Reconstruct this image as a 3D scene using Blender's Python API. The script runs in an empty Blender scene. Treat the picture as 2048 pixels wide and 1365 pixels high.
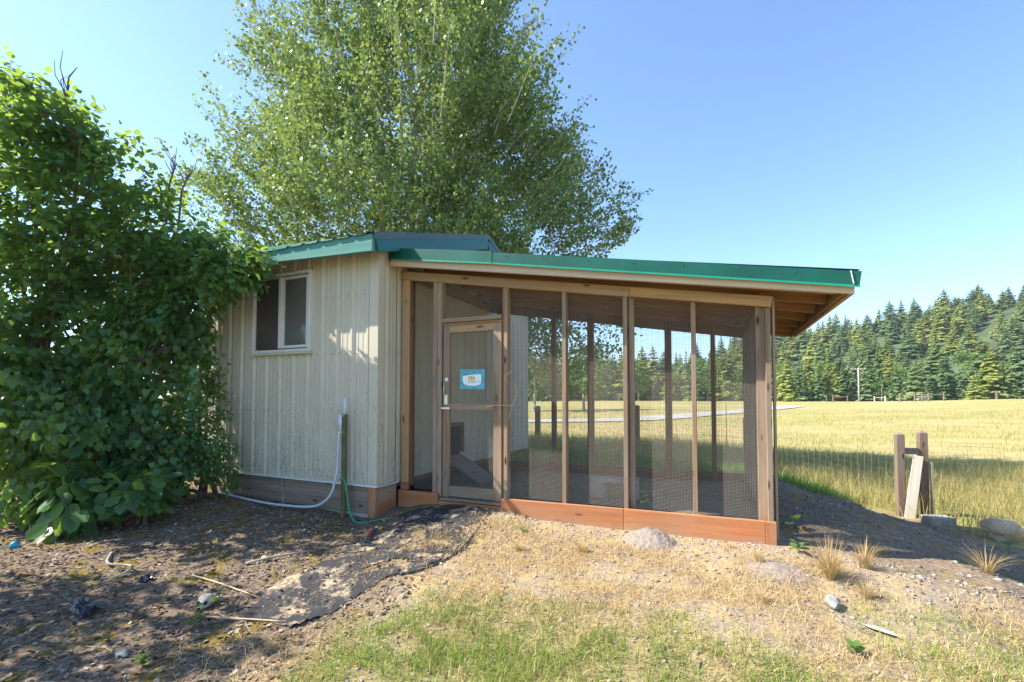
import bpy, bmesh, math, random
import numpy as np
from mathutils import Vector, Matrix, noise as mnoise

random.seed(7); RNG = np.random.default_rng(11)
SC = bpy.context.scene
COL = SC.collection
R = math.radians

# ------------------------------------------------------------------ camera
CAM_Z = 1.25; YAW = 23.3; TILT = 2.0
cam = bpy.data.cameras.new('camera'); cam_o = bpy.data.objects.new('camera', cam); COL.objects.link(cam_o)
cam.sensor_width = 36.0; cam.lens = 36.0*930/2048; cam.shift_y = 0.0415
cam.clip_start = 0.05; cam.clip_end = 2000
cam_o.location = (0, 0, CAM_Z); cam_o.rotation_euler = (R(90+TILT), 0, R(YAW))
SC.camera = cam_o

# ------------------------------------------------------------------ sky, sun, exposure
SUN_EL = 45.0; SUN_AZ = 248.0            # azimuth clockwise from +Y
world = bpy.data.worlds.new('World'); SC.world = world; world.use_nodes = True
wn = world.node_tree
sky = wn.nodes.new('ShaderNodeTexSky'); sky.sky_type = 'NISHITA'; sky.sun_disc = False
sky.sun_elevation = R(SUN_EL); sky.sun_rotation = R(SUN_AZ); sky.altitude = 0
sky.air_density = 1.0; sky.dust_density = 0.3; sky.ozone_density = 5.5
bg = wn.nodes['Background']; bg.inputs[1].default_value = 0.135
wn.links.new(sky.outputs[0], bg.inputs[0])
sun = bpy.data.lights.new('sun', 'SUN'); sun.energy = 4.7; sun.angle = R(0.53); sun.color = (1.0, 0.93, 0.82)
sun_o = bpy.data.objects.new('sun', sun); COL.objects.link(sun_o); sun_o.location = (-8, -3, 9)
to_sun = Vector((math.sin(R(SUN_AZ))*math.cos(R(SUN_EL)), math.cos(R(SUN_AZ))*math.cos(R(SUN_EL)), math.sin(R(SUN_EL))))
sun_o.rotation_euler = to_sun.to_track_quat('Z', 'Y').to_euler()
vs = SC.view_settings; vs.view_transform = 'Standard'; vs.look = 'None'; vs.gamma = 1.0; vs.use_curve_mapping = False
vs.exposure = 1.4
cy = SC.cycles; cy.use_denoising = True; cy.max_bounces = 6; cy.diffuse_bounces = 3; cy.transparent_max_bounces = 12

# ------------------------------------------------------------------ node material helpers
def new_mat(name):
    m = bpy.data.materials.new(name); m.use_nodes = True
    nt = m.node_tree; nt.nodes.clear()
    out = nt.nodes.new('ShaderNodeOutputMaterial')
    return m, nt, out
def N(nt, t, **kw):
    n = nt.nodes.new(t)
    for k, v in kw.items():
        if k.startswith('i_'):
            n.inputs[k[2:].replace('_', ' ')].default_value = v
        else: setattr(n, k, v)
    return n
def ramp(nt, stops, interp='LINEAR'):
    r = nt.nodes.new('ShaderNodeValToRGB'); r.color_ramp.interpolation = interp
    el = r.color_ramp.elements
    while len(el) < len(stops): el.new(0.5)
    for e, (p, c) in zip(el, stops):
        e.position = p; e.color = (c[0], c[1], c[2], 1) if len(c) == 3 else c
    return r
def mixc(nt, a, b, fac, mode='MIX'):
    n = nt.nodes.new('ShaderNodeMix'); n.data_type = 'RGBA'; n.blend_type = mode
    L = nt.links
    for v, s in ((fac, n.inputs[0]), (a, n.inputs[6]), (b, n.inputs[7])):
        if hasattr(v, 'is_output') or isinstance(v, bpy.types.NodeSocket): L.new(v, s)
        elif isinstance(v, (int, float)): s.default_value = v
        else: s.default_value = (v[0], v[1], v[2], 1)
    return n.outputs[2]
def coords(nt, scale=(1, 1, 1), kind='Object', offset_random=True):
    tc = nt.nodes.new('ShaderNodeTexCoord'); mp = nt.nodes.new('ShaderNodeMapping'); mp.inputs['Scale'].default_value = scale
    src = tc.outputs[kind]
    if offset_random:
        oi = nt.nodes.new('ShaderNodeObjectInfo'); ml = nt.nodes.new('ShaderNodeMath'); ml.operation = 'MULTIPLY'; ml.inputs[1].default_value = 37.0
        nt.links.new(oi.outputs['Random'], ml.inputs[0])
        va = nt.nodes.new('ShaderNodeVectorMath'); va.operation = 'ADD'
        nt.links.new(src, va.inputs[0]); nt.links.new(ml.outputs[0], va.inputs[1]); src = va.outputs[0]
    nt.links.new(src, mp.inputs[0])
    return mp.outputs[0]
def noise_tex(nt, vec, scale, detail=4, rough=0.55):
    n = nt.nodes.new('ShaderNodeTexNoise'); n.inputs['Scale'].default_value = scale; n.inputs['Detail'].default_value = detail
    n.inputs['Roughness'].default_value = rough; nt.links.new(vec, n.inputs['Vector'])
    return n.outputs['Fac']
def principled(nt, out, color, rough=0.7, metallic=0.0, spec=0.4, bump=None, bump_strength=0.3, bump_dist=0.005):
    p = nt.nodes.new('ShaderNodeBsdfPrincipled')
    if isinstance(color, bpy.types.NodeSocket): nt.links.new(color, p.inputs['Base Color'])
    else: p.inputs['Base Color'].default_value = (*color, 1)
    if isinstance(rough, bpy.types.NodeSocket): nt.links.new(rough, p.inputs['Roughness'])
    else: p.inputs['Roughness'].default_value = rough
    p.inputs['Metallic'].default_value = metallic; p.inputs['Specular IOR Level'].default_value = spec
    if bump is not None:
        b = nt.nodes.new('ShaderNodeBump'); b.inputs['Strength'].default_value = bump_strength; b.inputs['Distance'].default_value = bump_dist
        nt.links.new(bump, b.inputs['Height']); nt.links.new(b.outputs[0], p.inputs['Normal'])
    nt.links.new(p.outputs[0], out.inputs[0])
    return p
def wood(name, dark, light, weather=None, weather_amt=0.5, rough=0.8, knots=True, grain=28.0, splash=False):
    m, nt, out = new_mat(name)
    g = noise_tex(nt, coords(nt, (1.3, grain, grain)), 1.0, 6, 0.65)
    c = ramp(nt, [(0.3, dark), (0.7, light)]); nt.links.new(g, c.inputs[0]); col = c.outputs[0]
    big = noise_tex(nt, coords(nt, (1.2, 4, 4)), 1.0, 3)
    if weather:
        r = ramp(nt, [(0.35, (0, 0, 0)), (0.7, (weather_amt,)*3)]); nt.links.new(big, r.inputs[0])
        col = mixc(nt, col, weather, r.outputs[0])
    if knots:
        v = nt.nodes.new('ShaderNodeTexVoronoi'); v.inputs['Scale'].default_value = 1.0
        nt.links.new(coords(nt, (2.6, 9, 9)), v.inputs['Vector'])
        r = ramp(nt, [(0.07, (1, 1, 1)), (0.16, (0, 0, 0))]); nt.links.new(v.outputs['Distance'], r.inputs[0])
        col = mixc(nt, col, (dark[0]*0.35, dark[1]*0.3, dark[2]*0.3), r.outputs[0])
    if splash:
        sx = nt.nodes.new('ShaderNodeSeparateXYZ'); nt.links.new(nt.nodes.new('ShaderNodeTexCoord').outputs['Object'], sx.inputs[0])
        sn = noise_tex(nt, coords(nt, (9, 9, 9)), 1.0, 6, 0.7); mm = nt.nodes.new('ShaderNodeMath'); mm.operation = 'MULTIPLY_ADD'; mm.inputs[1].default_value = -5.0
        nt.links.new(sx.outputs[2], mm.inputs[0]); nt.links.new(sn, mm.inputs[2])
        r = ramp(nt, [(0.5, (0, 0, 0)), (0.95, (.75, .75, .75))]); nt.links.new(mm.outputs[0], r.inputs[0]); col = mixc(nt, col, (0.34, 0.26, 0.18), r.outputs[0])
    oi = nt.nodes.new('ShaderNodeObjectInfo')
    rr = ramp(nt, [(0, (0.8, 0.8, 0.8)), (1, (1.12, 1.1, 1.08))]); nt.links.new(oi.outputs['Random'], rr.inputs[0])
    col = mixc(nt, col, rr.outputs[0], 1.0, 'MULTIPLY')
    principled(nt, out, col, rough, bump=g, bump_strength=0.35, bump_dist=0.003, spec=0.25)
    return m
def plain(name, color, rough=0.6, metallic=0.0, var=0.12, scale=6.0, spec=0.4, bump=0.0):
    m, nt, out = new_mat(name)
    n = noise_tex(nt, coords(nt), scale, 5)
    c = ramp(nt, [(0.3, tuple(x*(1-var) for x in color)), (0.7, tuple(min(1, x*(1+var)) for x in color))]); nt.links.new(n, c.inputs[0])
    principled(nt, out, c.outputs[0], rough, metallic, spec, bump=n if bump else None, bump_strength=bump, bump_dist=0.01)
    return m
def leaf_mat(name, stops, trans, rough=0.5, tfac=0.4, spec=0.35):
    """green by leaf (random per island), light shining through from behind"""
    m, nt, out = new_mat(name)
    ge = nt.nodes.new('ShaderNodeNewGeometry')
    c = ramp(nt, stops); nt.links.new(ge.outputs['Random Per Island'], c.inputs[0])
    p = nt.nodes.new('ShaderNodeBsdfPrincipled'); p.inputs['Roughness'].default_value = rough; p.inputs['Specular IOR Level'].default_value = spec
    nt.links.new(c.outputs[0], p.inputs['Base Color'])
    t = nt.nodes.new('ShaderNodeBsdfTranslucent')
    tc = mixc(nt, c.outputs[0], trans, 0.6); nt.links.new(tc, t.inputs[0])
    mx = nt.nodes.new('ShaderNodeMixShader'); mx.inputs[0].default_value = tfac
    nt.links.new(p.outputs[0], mx.inputs[1]); nt.links.new(t.outputs[0], mx.inputs[2]); nt.links.new(mx.outputs[0], out.inputs[0])
    return m
M = {}
M['stud'] = wood('weathered_stud_wood', (0.14, 0.085, 0.048), (0.37, 0.255, 0.165), (0.29, 0.25, 0.20), 0.8)
M['header'] = wood('header_wood', (0.30, 0.18, 0.08), (0.52, 0.34, 0.17), (0.40, 0.32, 0.22), 0.5)
M['cedar'] = wood('stained_base_board', (0.31, 0.11, 0.04), (0.47, 0.19, 0.08), (0.36, 0.22, 0.13), 0.6, splash=True)
M['rough'] = wood('rough_sawn_fascia', (0.56, 0.44, 0.30), (0.78, 0.65, 0.48), (0.62, 0.54, 0.44), 0.4, knots=False, grain=60)
M['rafter'] = wood('rafter_wood', (0.21, 0.105, 0.04), (0.38, 0.21, 0.09), None, 0)
M['deck'] = wood('roof_deck_wood', (0.12, 0.07, 0.04), (0.22, 0.13, 0.08), None, 0, knots=False)
M['rearpost'] = wood('dark_post_wood', (0.13, 0.065, 0.035), (0.25, 0.13, 0.075), None, 0)
M['skirt'] = wood('grey_skirt_wood', (0.16, 0.12, 0.09), (0.30, 0.23, 0.17), (0.24, 0.23, 0.2), 0.6)
M['fencepost'] = wood('fence_post_wood', (0.12, 0.07, 0.045), (0.25, 0.155, 0.10), (0.22, 0.19, 0.16), 0.8)
M['paleboard'] = wood('pale_board', (0.5, 0.44, 0.34), (0.7, 0.63, 0.52), None, 0)
M['teal'] = wood('teal_painted_wood', (0.06, 0.21, 0.19), (0.11, 0.31, 0.27), (0.17, 0.34, 0.29), 0.5, knots=False, grain=45)
M['tealmetal'] = plain('teal_metal', (0.004, 0.105, 0.095), 0.35, 0, 0.08)
M['green'] = plain('green_metal_trim', (0.004, 0.082, 0.052), 0.38, 0, 0.25, 2.2)
M['greenlip'] = plain('green_metal_lip', (0.01, 0.17, 0.11), 0.35, 0, 0.05)
M['darkmetal'] = plain('dark_roof_metal', (0.05, 0.09, 0.09), 0.4, 0, 0.2)
M['white'] = plain('white_vinyl', (0.60, 0.60, 0.57), 0.4, 0, 0.04)
M['galv'] = plain('galvanised_wire', (0.24, 0.215, 0.18), 0.6, 0.0, 0.1)
M['shaded_wire'] = plain('galvanised_wire_shaded', (0.16, 0.15, 0.13), 0.7, 0.0, 0.1)  # darker copy of the galvanised wire, shade put into its colour
M['steel'] = plain('zinc_hardware', (0.6, 0.6, 0.6), 0.35, 0.8, 0.1)
M['darkwire'] = plain('dark_fence_wire', (0.16, 0.15, 0.14), 0.5, 0.4, 0.1)
M['screw'] = plain('screw_head', (0.2, 0.18, 0.15), 0.5, 0.3)
M['pvc'] = plain('sky_tinted_white_pvc', (0.52, 0.58, 0.66), 0.4, 0, 0.08)  # white plastic with the blue of the sky light put into its colour
M['hose'] = plain('green_hose_rubber', (0.03, 0.27, 0.14), 0.4)
M['stake'] = plain('mossy_stake', (0.10, 0.10, 0.045), 0.85, 0, 0.4, 12)
M['concrete'] = plain('concrete', (0.33, 0.31, 0.28), 0.9, 0, 0.25, 9, bump=0.3)
M['boulder'] = plain('pale_boulder', (0.44, 0.34, 0.23), 0.9, 0, 0.2, 5, bump=0.4)
M['rockgrey'] = plain('grey_white_stone', (0.25, 0.25, 0.24), 0.9, 0, 0.4, 14, bump=0.4)
M['bone'] = plain('bleached_bone', (0.42, 0.39, 0.33), 0.7, 0, 0.1, 20)
M['black'] = plain('painted_hollow_shade', (0.01, 0.01, 0.01), 0.9)  # solid black standing for the shade inside hollows
M['dirtpile'] = plain('grey_loose_dirt', (0.245, 0.20, 0.165), 0.95, 0, 0.3, 45, bump=0.9)
M['twig'] = plain('dry_twig', (0.30, 0.25, 0.20), 0.85, 0, 0.4, 10)
M['straw'] = plain('pale_straw', (0.55, 0.44, 0.26), 0.8, 0, 0.2)
M['bark'] = plain('brown_bark', (0.12, 0.085, 0.06), 0.9, 0, 0.4, 14, bump=0.5)
M['aspenbark'] = plain('pale_bark', (0.42, 0.40, 0.33), 0.85, 0, 0.35, 8, bump=0.3)
M['conbark'] = plain('conifer_bark', (0.10, 0.07, 0.05), 0.9)
M['blue'] = plain('turquoise_plastic', (0.02, 0.30, 0.42), 0.4)
M['red'] = plain('red_plastic', (0.5, 0.03, 0.02), 0.4)
M['plastic'] = plain('black_plastic_film', (0.035, 0.04, 0.05), 0.35, 0, 0.3)
M['pole'] = plain('grey_pole', (0.45, 0.42, 0.38), 0.85)
M['signteal'] = plain('teal_sign_paint', (0.10, 0.36, 0.44), 0.6, 0, 0.2, 25)
M['signwhite'] = plain('sign_white', (0.8, 0.82, 0.84), 0.6, 0, 0.03)
M['signyellow'] = plain('sign_yellow', (0.75, 0.62, 0.08), 0.6, 0, 0.1)
M['signink'] = plain('sign_ink', (0.05, 0.05, 0.06), 0.7)
M['screen'] = plain('insect_screen', (0.05, 0.042, 0.04), 0.6, 0, 0.3, 3)
M['lilac'] = leaf_mat('lilac_leaf', [(0, (0.035, 0.11, 0.05)), (0.6, (0.07, 0.185, 0.07)), (1, (0.14, 0.28, 0.07))], (0.44, 0.58, 0.05), 0.38, 0.52, 0.5)
M['weed'] = leaf_mat('weed_leaf', [(0, (0.06, 0.14, 0.045)), (1, (0.15, 0.25, 0.06))], (0.35, 0.5, 0.05), 0.5, 0.4)
M['aspen'] = leaf_mat('aspen_leaf', [(0, (0.055, 0.12, 0.03)), (0.5, (0.125, 0.225, 0.055)), (0.88, (0.25, 0.35, 0.11)), (1, (0.38, 0.38, 0.12))], (0.38, 0.48, 0.08), 0.5, 0.32, 0.3)
M['drygrass'] = leaf_mat('dry_grass', [(0, (0.33, 0.22, 0.10)), (0.5, (0.52, 0.38, 0.18)), (1, (0.70, 0.56, 0.30))], (0.6, 0.42, 0.16), 0.7, 0.25, 0.2)
M['lawn'] = leaf_mat('lawn_grass', [(0, (0.12, 0.22, 0.035)), (0.6, (0.24, 0.34, 0.06)), (1, (0.45, 0.43, 0.14))], (0.4, 0.5, 0.06), 0.6, 0.3, 0.25)
M['tallgrass'] = leaf_mat('tall_meadow_grass', [(0, (0.18, 0.215, 0.055)), (0.35, (0.35, 0.31, 0.11)), (1, (0.54, 0.41, 0.20))], (0.5, 0.5, 0.12), 0.6, 0.3, 0.2)
for i, st in enumerate([[(0, (0.085, 0.16, 0.06)), (1, (0.22, 0.30, 0.115))], [(0, (0.18, 0.235, 0.05)), (1, (0.38, 0.41, 0.10))], [(0, (0.13, 0.21, 0.08)), (1, (0.29, 0.36, 0.14))]]):
    M['needle%d' % i] = leaf_mat('conifer_needles_%d' % i, st, (0.25, 0.34, 0.09), 0.6, 0.35, 0.2)
M['broad'] = leaf_mat('broadleaf_crown', [(0, (0.07, 0.14, 0.03)), (1, (0.17, 0.26, 0.06))], (0.3, 0.4, 0.06), 0.6, 0.25, 0.2)

def siding_material():
    m, nt, out = new_mat('cream_metal_siding')
    v = coords(nt, (1, 1, 1), 'Object', False)
    n = noise_tex(nt, v, 2.0, 4)
    c = ramp(nt, [(0.3, (0.49, 0.455, 0.35)), (0.7, (0.55, 0.515, 0.40))]); nt.links.new(n, c.inputs[0]); col = c.outputs[0]
    # speckled mildew and dirt splashes, denser low on the sheet (rain splash)
    sp = nt.nodes.new('ShaderNodeTexVoronoi'); sp.inputs['Scale'].default_value = 26; nt.links.new(v, sp.inputs['Vector'])
    r1 = ramp(nt, [(0.14, (1, 1, 1)), (0.30, (0, 0, 0))]); nt.links.new(sp.outputs['Distance'], r1.inputs[0])
    big = noise_tex(nt, coords(nt, (5, 5, 1.3), 'Object', False), 1.0, 3)
    r2 = ramp(nt, [(0.40, (0, 0, 0)), (0.58, (1, 1, 1))]); nt.links.new(big, r2.inputs[0])
    sx = nt.nodes.new('ShaderNodeSeparateXYZ'); nt.links.new(v, sx.inputs[0])
    mr = nt.nodes.new('ShaderNodeMapRange'); mr.inputs[1].default_value = 1.9; mr.inputs[2].default_value = 0.3; nt.links.new(sx.outputs[2], mr.inputs[0])
    m1 = nt.nodes.new('ShaderNodeMath'); m1.operation = 'MULTIPLY'; nt.links.new(r1.outputs[0], m1.inputs[0]); nt.links.new(r2.outputs[0], m1.inputs[1])
    m2 = nt.nodes.new('ShaderNodeMath'); m2.operation = 'MULTIPLY'; nt.links.new(m1.outputs[0], m2.inputs[0]); nt.links.new(mr.outputs[0], m2.inputs[1])
    col = mixc(nt, col, (0.10, 0.10, 0.09), m2.outputs[0])
    fine = noise_tex(nt, coords(nt, (40, 40, 6), 'Object', False), 1.0, 4)
    r3 = ramp(nt, [(0.5, (0, 0, 0)), (0.72, (0.6, 0.6, 0.6))]); nt.links.new(fine, r3.inputs[0])
    m3 = nt.nodes.new('ShaderNodeMath'); m3.operation = 'MULTIPLY'; nt.links.new(r3.outputs[0], m3.inputs[0]); nt.links.new(mr.outputs[0], m3.inputs[1])
    col = mixc(nt, col, (0.20, 0.20, 0.175), m3.outputs[0])
    principled(nt, out, col, 0.45, 0, 0.4)
    return m
M['siding'] = siding_material()
def glass_material():
    m, nt, out = new_mat('dusty_window_glass')
    tr = N(nt, 'ShaderNodeBsdfTransparent'); tr.inputs[0].default_value = (0.75, 0.8, 0.78, 1)
    gl = N(nt, 'ShaderNodeBsdfGlossy'); gl.inputs['Roughness'].default_value = 0.06
    df = N(nt, 'ShaderNodeBsdfDiffuse'); df.inputs[0].default_value = (0.45, 0.46, 0.43, 1)
    lw = N(nt, 'ShaderNodeLayerWeight'); lw.inputs[0].default_value = 0.35
    a = N(nt, 'ShaderNodeMixShader'); nt.links.new(lw.outputs['Fresnel'], a.inputs[0]); nt.links.new(tr.outputs[0], a.inputs[1]); nt.links.new(gl.outputs[0], a.inputs[2])
    b = N(nt, 'ShaderNodeMixShader'); b.inputs[0].default_value = 0.16; nt.links.new(a.outputs[0], b.inputs[1]); nt.links.new(df.outputs[0], b.inputs[2])
    nt.links.new(b.outputs[0], out.inputs[0]); return m
M['glass'] = glass_material()
M['fabric'] = None

# ------------------------------------------------------------------ object helpers
WM = {}
def link(name, data, mat=None, parent=None, mw=None, kind=None):
    o = bpy.data.objects.new(name, data); COL.objects.link(o)
    if mat is not None and data is not None and not data.materials: data.materials.append(mat)
    mw = mw or Matrix.Identity(4); WM[o.name] = mw.copy()
    if parent is not None:
        o.parent = parent; o.matrix_parent_inverse = Matrix.Identity(4)
        o.matrix_basis = WM[parent.name].inverted() @ mw
    else: o.matrix_basis = mw
    if kind: o['kind'] = kind
    return o
def tag(o, label, cat, group=None, kind=None):
    o['label'] = label; o['category'] = cat
    if group: o['group'] = group
    if kind: o['kind'] = kind
    return o
def thing(name, label, cat, loc=(0, 0, 0), group=None):
    return tag(link(name, None, mw=Matrix.Translation(loc)), label, cat, group)
class MB:
    def __init__(s): s.v = []; s.f = []
    def box(s, lo, hi):
        i = len(s.v)
        for z in (lo[2], hi[2]):
            s.v += [(lo[0], lo[1], z), (hi[0], lo[1], z), (hi[0], hi[1], z), (lo[0], hi[1], z)]
        s.f += [(i, i+3, i+2, i+1), (i+4, i+5, i+6, i+7)] + [(i+k, i+(k+1) % 4, i+4+(k+1) % 4, i+4+k) for k in range(4)]
        return s
    def tube(s, pts, r, n=6, cap=True):
        pts = [Vector(p) for p in pts]; rs = r if isinstance(r, (list, tuple)) else [r]*len(pts)
        i0 = len(s.v); up = Vector((0.13, 0.31, 1)).normalized()
        for k, p in enumerate(pts):
            d = (pts[min(k+1, len(pts)-1)]-pts[max(k-1, 0)])
            d = d.normalized() if d.length > 1e-9 else Vector((0, 0, 1))
            a = d.cross(up); a = a.normalized() if a.length > 1e-3 else Vector((1, 0, 0)); b = d.cross(a)
            for j in range(n):
                t = 2*math.pi*j/n; q = p+(a*math.cos(t)+b*math.sin(t))*rs[k]; s.v.append(tuple(q))
        for k in range(len(pts)-1):
            for j in range(n):
                s.f.append((i0+k*n+j, i0+k*n+(j+1) % n, i0+(k+1)*n+(j+1) % n, i0+(k+1)*n+j))
        if cap:
            s.f.append(tuple(range(i0+n-1, i0-1, -1))); e = i0+(len(pts)-1)*n; s.f.append(tuple(range(e, e+n)))
        return s
    def mesh(s, name, smooth=False):
        me = bpy.data.meshes.new(name); me.from_pydata(s.v, [], s.f); me.update()
        if smooth: me.polygons.foreach_set('use_smooth', [True]*len(me.polygons))
        return me
    def build(s, name, mat, parent=None, mw=None, kind=None, smooth=False): return link(name, s.mesh(name, smooth), mat, parent, mw, kind)
def arr_mesh(name, verts, faces):
    """verts (n,3), faces (m,k) arrays -> mesh"""
    me = bpy.data.meshes.new(name); verts = np.asarray(verts, np.float32); faces = np.asarray(faces, np.int32)
    m, k = faces.shape
    me.vertices.add(len(verts)); me.vertices.foreach_set('co', verts.ravel())
    me.loops.add(m*k); me.loops.foreach_set('vertex_index', faces.ravel())
    me.polygons.add(m); me.polygons.foreach_set('loop_start', np.arange(0, m*k, k, dtype=np.int32)); me.polygons.foreach_set('loop_total', np.full(m, k, np.int32))
    me.update(calc_edges=True); me.validate()
    return me
def bevel_mesh(me, w):
    bm = bmesh.new(); bm.from_mesh(me); bmesh.ops.recalc_face_normals(bm, faces=bm.faces)
    bmesh.ops.bevel(bm, geom=list(bm.edges), offset=w, segments=1, affect='EDGES'); bm.to_mesh(me); bm.free(); return me
def board(name, p0, p1, w, t, mat, parent, side=(0, 1, 0), bev=0.003, ends=None):
    """plank from p0 to p1 (centre line); t thick along side, w wide across; local X runs along the grain.
    ends: None or (dz0, dz1) not used"""
    p0 = Vector(p0); p1 = Vector(p1); x = (p1-p0); L = x.length; x.normalize()
    y = Vector(side); y = (y-x*y.dot(x)).normalized(); z = x.cross(y)
    mw = Matrix((x, y, z)).transposed().to_4x4(); mw.translation = (p0+p1)/2
    me = MB().box((-L/2, -t/2, -w/2), (L/2, t/2, w/2)).mesh(name)
    bevel_mesh(me, min(bev, t*0.3, w*0.3))
    return link(name, me, mat, parent, mw)
def copy_thing(o, mw, label=None, group=None, parent=None):
    c = o.copy(); COL.objects.link(c); c.parent = parent
    if parent is None:
        c.matrix_basis = mw; WM[c.name] = mw.copy()
        if label: c['label'] = label
        if group: c['group'] = group
    for ch in o.children: copy_thing(ch, None, parent=c)
    return c

# ------------------------------------------------------------------ vector noise for the terrain
def _hash(ix, iy, s):
    h = (ix.astype(np.int64)*374761393 + iy.astype(np.int64)*668265263 + s*1442695) & 0x7fffffff
    h = ((h ^ (h >> 13))*1274126177) & 0x7fffffff
    return ((h ^ (h >> 16)) & 0xffff)/65535.0
def vnoise(x, y, s=0):
    x = np.asarray(x, float); y = np.asarray(y, float); ix = np.floor(x); iy = np.floor(y); fx = x-ix; fy = y-iy
    fx = fx*fx*(3-2*fx); fy = fy*fy*(3-2*fy)
    a = _hash(ix, iy, s); b = _hash(ix+1, iy, s); c = _hash(ix, iy+1, s); d = _hash(ix+1, iy+1, s)
    return (a*(1-fx)+b*fx)*(1-fy)+(c*(1-fx)+d*fx)*fy
def fbm(x, y, s=0, o=4):
    r = 0; a = 0.5
    for k in range(o): r = r+a*vnoise(np.asarray(x)*2**k, np.asarray(y)*2**k, s+k); a *= 0.5
    return r
def sstep(a, b, x): t = np.clip((np.asarray(x, float)-a)/(b-a), 0, 1); return t*t*(3-2*t)

CP = np.array([(-3.4, 4.45, .02), (-2.85, 4.4, .08), (-2.45, 4.35, .125), (-2.1, 4.35, .085), (-1.5, 4.45, .03), (-.8, 4.45, .03), (0, 4.45, .03), (.5, 4.45, .03),
  (-3.5, 4.1, -.07), (-4.5, 4.05, -.02), (-5.5, 4.0, .04), (-6.5, 4, .06), (-8, 4, .1), (-2.6, 3.9, .05), (-3, 3.4, -.03), (-2, 3.4, 0), (-1, 3.4, -.03), (0, 3.4, -.05), (1, 3.4, -.12), (2, 3.4, -.3), (3, 3.5, -.5),
  (-6, 2.3, -.05), (-4, 2.2, -.1), (-3, 1.9, -.13), (-2, 2, -.13), (-1, 2, -.17), (0, 2, -.2), (1, 2, -.3), (2, 2, -.42), (-6, 0, -.2), (-3, 0, -.25), (0, 0, -.3), (2, 0, -.45), (0, -3, -.4), (-6, -3, -.3),
  (.9, 4.5, 0), (1.5, 4.8, -.08), (2.5, 5.6, -.35), (3.5, 5.5, -.55), (.9, 5.5, .1), (.7, 6.9, .18), (1.3, 6.9, .04), (1.9, 7.2, -.2), (2.5, 7.5, -.4), (3.1, 7.5, -.45), (4, 7, -.55), (2.5, 8.4, -.43),
  (-3, 5.5, .14), (-1.5, 5.5, .11), (0, 5.5, .11), (-2, 6.8, .14), (-.5, 6.8, .14), (-5, 6, .12), (-2, 8, .08), (0, 8, .02), (.63, 10.4, -.28), (-2, 14, -.1), (-5, 14, -.1), (-8, 12, 0), (-8, 8, .1),
  (2, 12, -.45), (5, 10, -.6), (8, 9, -.7), (8, 4, -.7), (-9, 2, 0), (-10, 6, .1), (6, 0, -.7)])
def far_h(x, y):
    d = np.hypot(x, y); az = np.degrees(np.arctan2(x, y))
    return -0.62+1.5*sstep(14, 120, d)+0.7*sstep(40, 110, d)*sstep(12, 28, az)+0.5*(fbm(x*0.02, y*0.02, 91)-.5)*sstep(20, 60, d)
def height0(x, y):
    x = np.asarray(x, float); y = np.asarray(y, float); shp = x.shape; xf = x.ravel(); yf = y.ravel()
    out = np.zeros(len(xf))
    for i in range(0, len(xf), 40000):
        a = xf[i:i+40000, None]; b = yf[i:i+40000, None]
        d2 = (a-CP[None, :, 0])**2+(b-CP[None, :, 1])**2+0.05
        w = d2**-2.0; out[i:i+40000] = (w*CP[None, :, 2]).sum(1)/w.sum(1)
    d = np.hypot(xf+1, yf-5); k = sstep(8, 16, d)
    out = out*(1-k)+far_h(xf, yf)*k
    return out.reshape(shp)
def micro(x, y):
    d = np.hypot(x, y)
    near = 1-sstep(9, 14, d)
    cl = np.clip(fbm(x*9, y*9, 5, 3)-0.42, 0, 1)
    return near*(0.035*(fbm(x*1.7, y*1.7, 3, 3)-.45)+0.05*cl*cl*4*fbm(x*3, y*3, 8, 2)+0.012*(fbm(x*22, y*22, 12, 2)-.4)+.05*sstep(.5, 1.0, x)*sstep(4.3, 4.9, y)*(fbm(x*5, y*5, 14, 3)-.45))
def height(x, y): return height0(x, y)+micro(x, y)
def H(x, y): return float(height(np.array([x]), np.array([y]))[0])

# zones of the ground (what grows or lies there)
def zone_green(x, y):          # short lawn in front of the run
    e = ((x+.42)/1.4)**2+((y-2.1)/0.82)**2
    g = 1-sstep(0.45, 1.5, e+1.5*(fbm(x*2.2, y*2.2, 31)-.47)+.5*(fbm(x*9, y*9, 36)-.47))
    e2 = ((x-1.6)/1.0)**2+((y-3.0)/0.9)**2
    return np.maximum(g, 0.45*(1-sstep(0.5, 1.4, e2+1.2*(fbm(x*3, y*3, 33)-.47))))
def zone_litter(x, y):         # dark leaf litter and moss below the lilac
    a = 1-sstep(-2.5, -1.9, x+0.15*(y-3)+0.6*(fbm(x*2, y*2, 41)-.47)); b = sstep(.45, .7, x)*sstep(4.35, 4.75, y+.12*x+.5*(fbm(x*3, y*3, 44)-.47))
    return np.maximum(a, .75*b)
def zone_field(x, y):
    a = sstep(8.3, 9.2, y+0.75*(x-2.5)+.6*fbm(x*2, y*2, 51)); b = sstep(7.2, 8.4, y+.3*fbm(x*2, y*2, 52))
    c = sstep(3.3, 4.1, x+0.2*y-.8)
    return np.clip(np.maximum(np.maximum(a*b, c), sstep(11, 13, np.hypot(x, y))), 0, 1)

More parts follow.
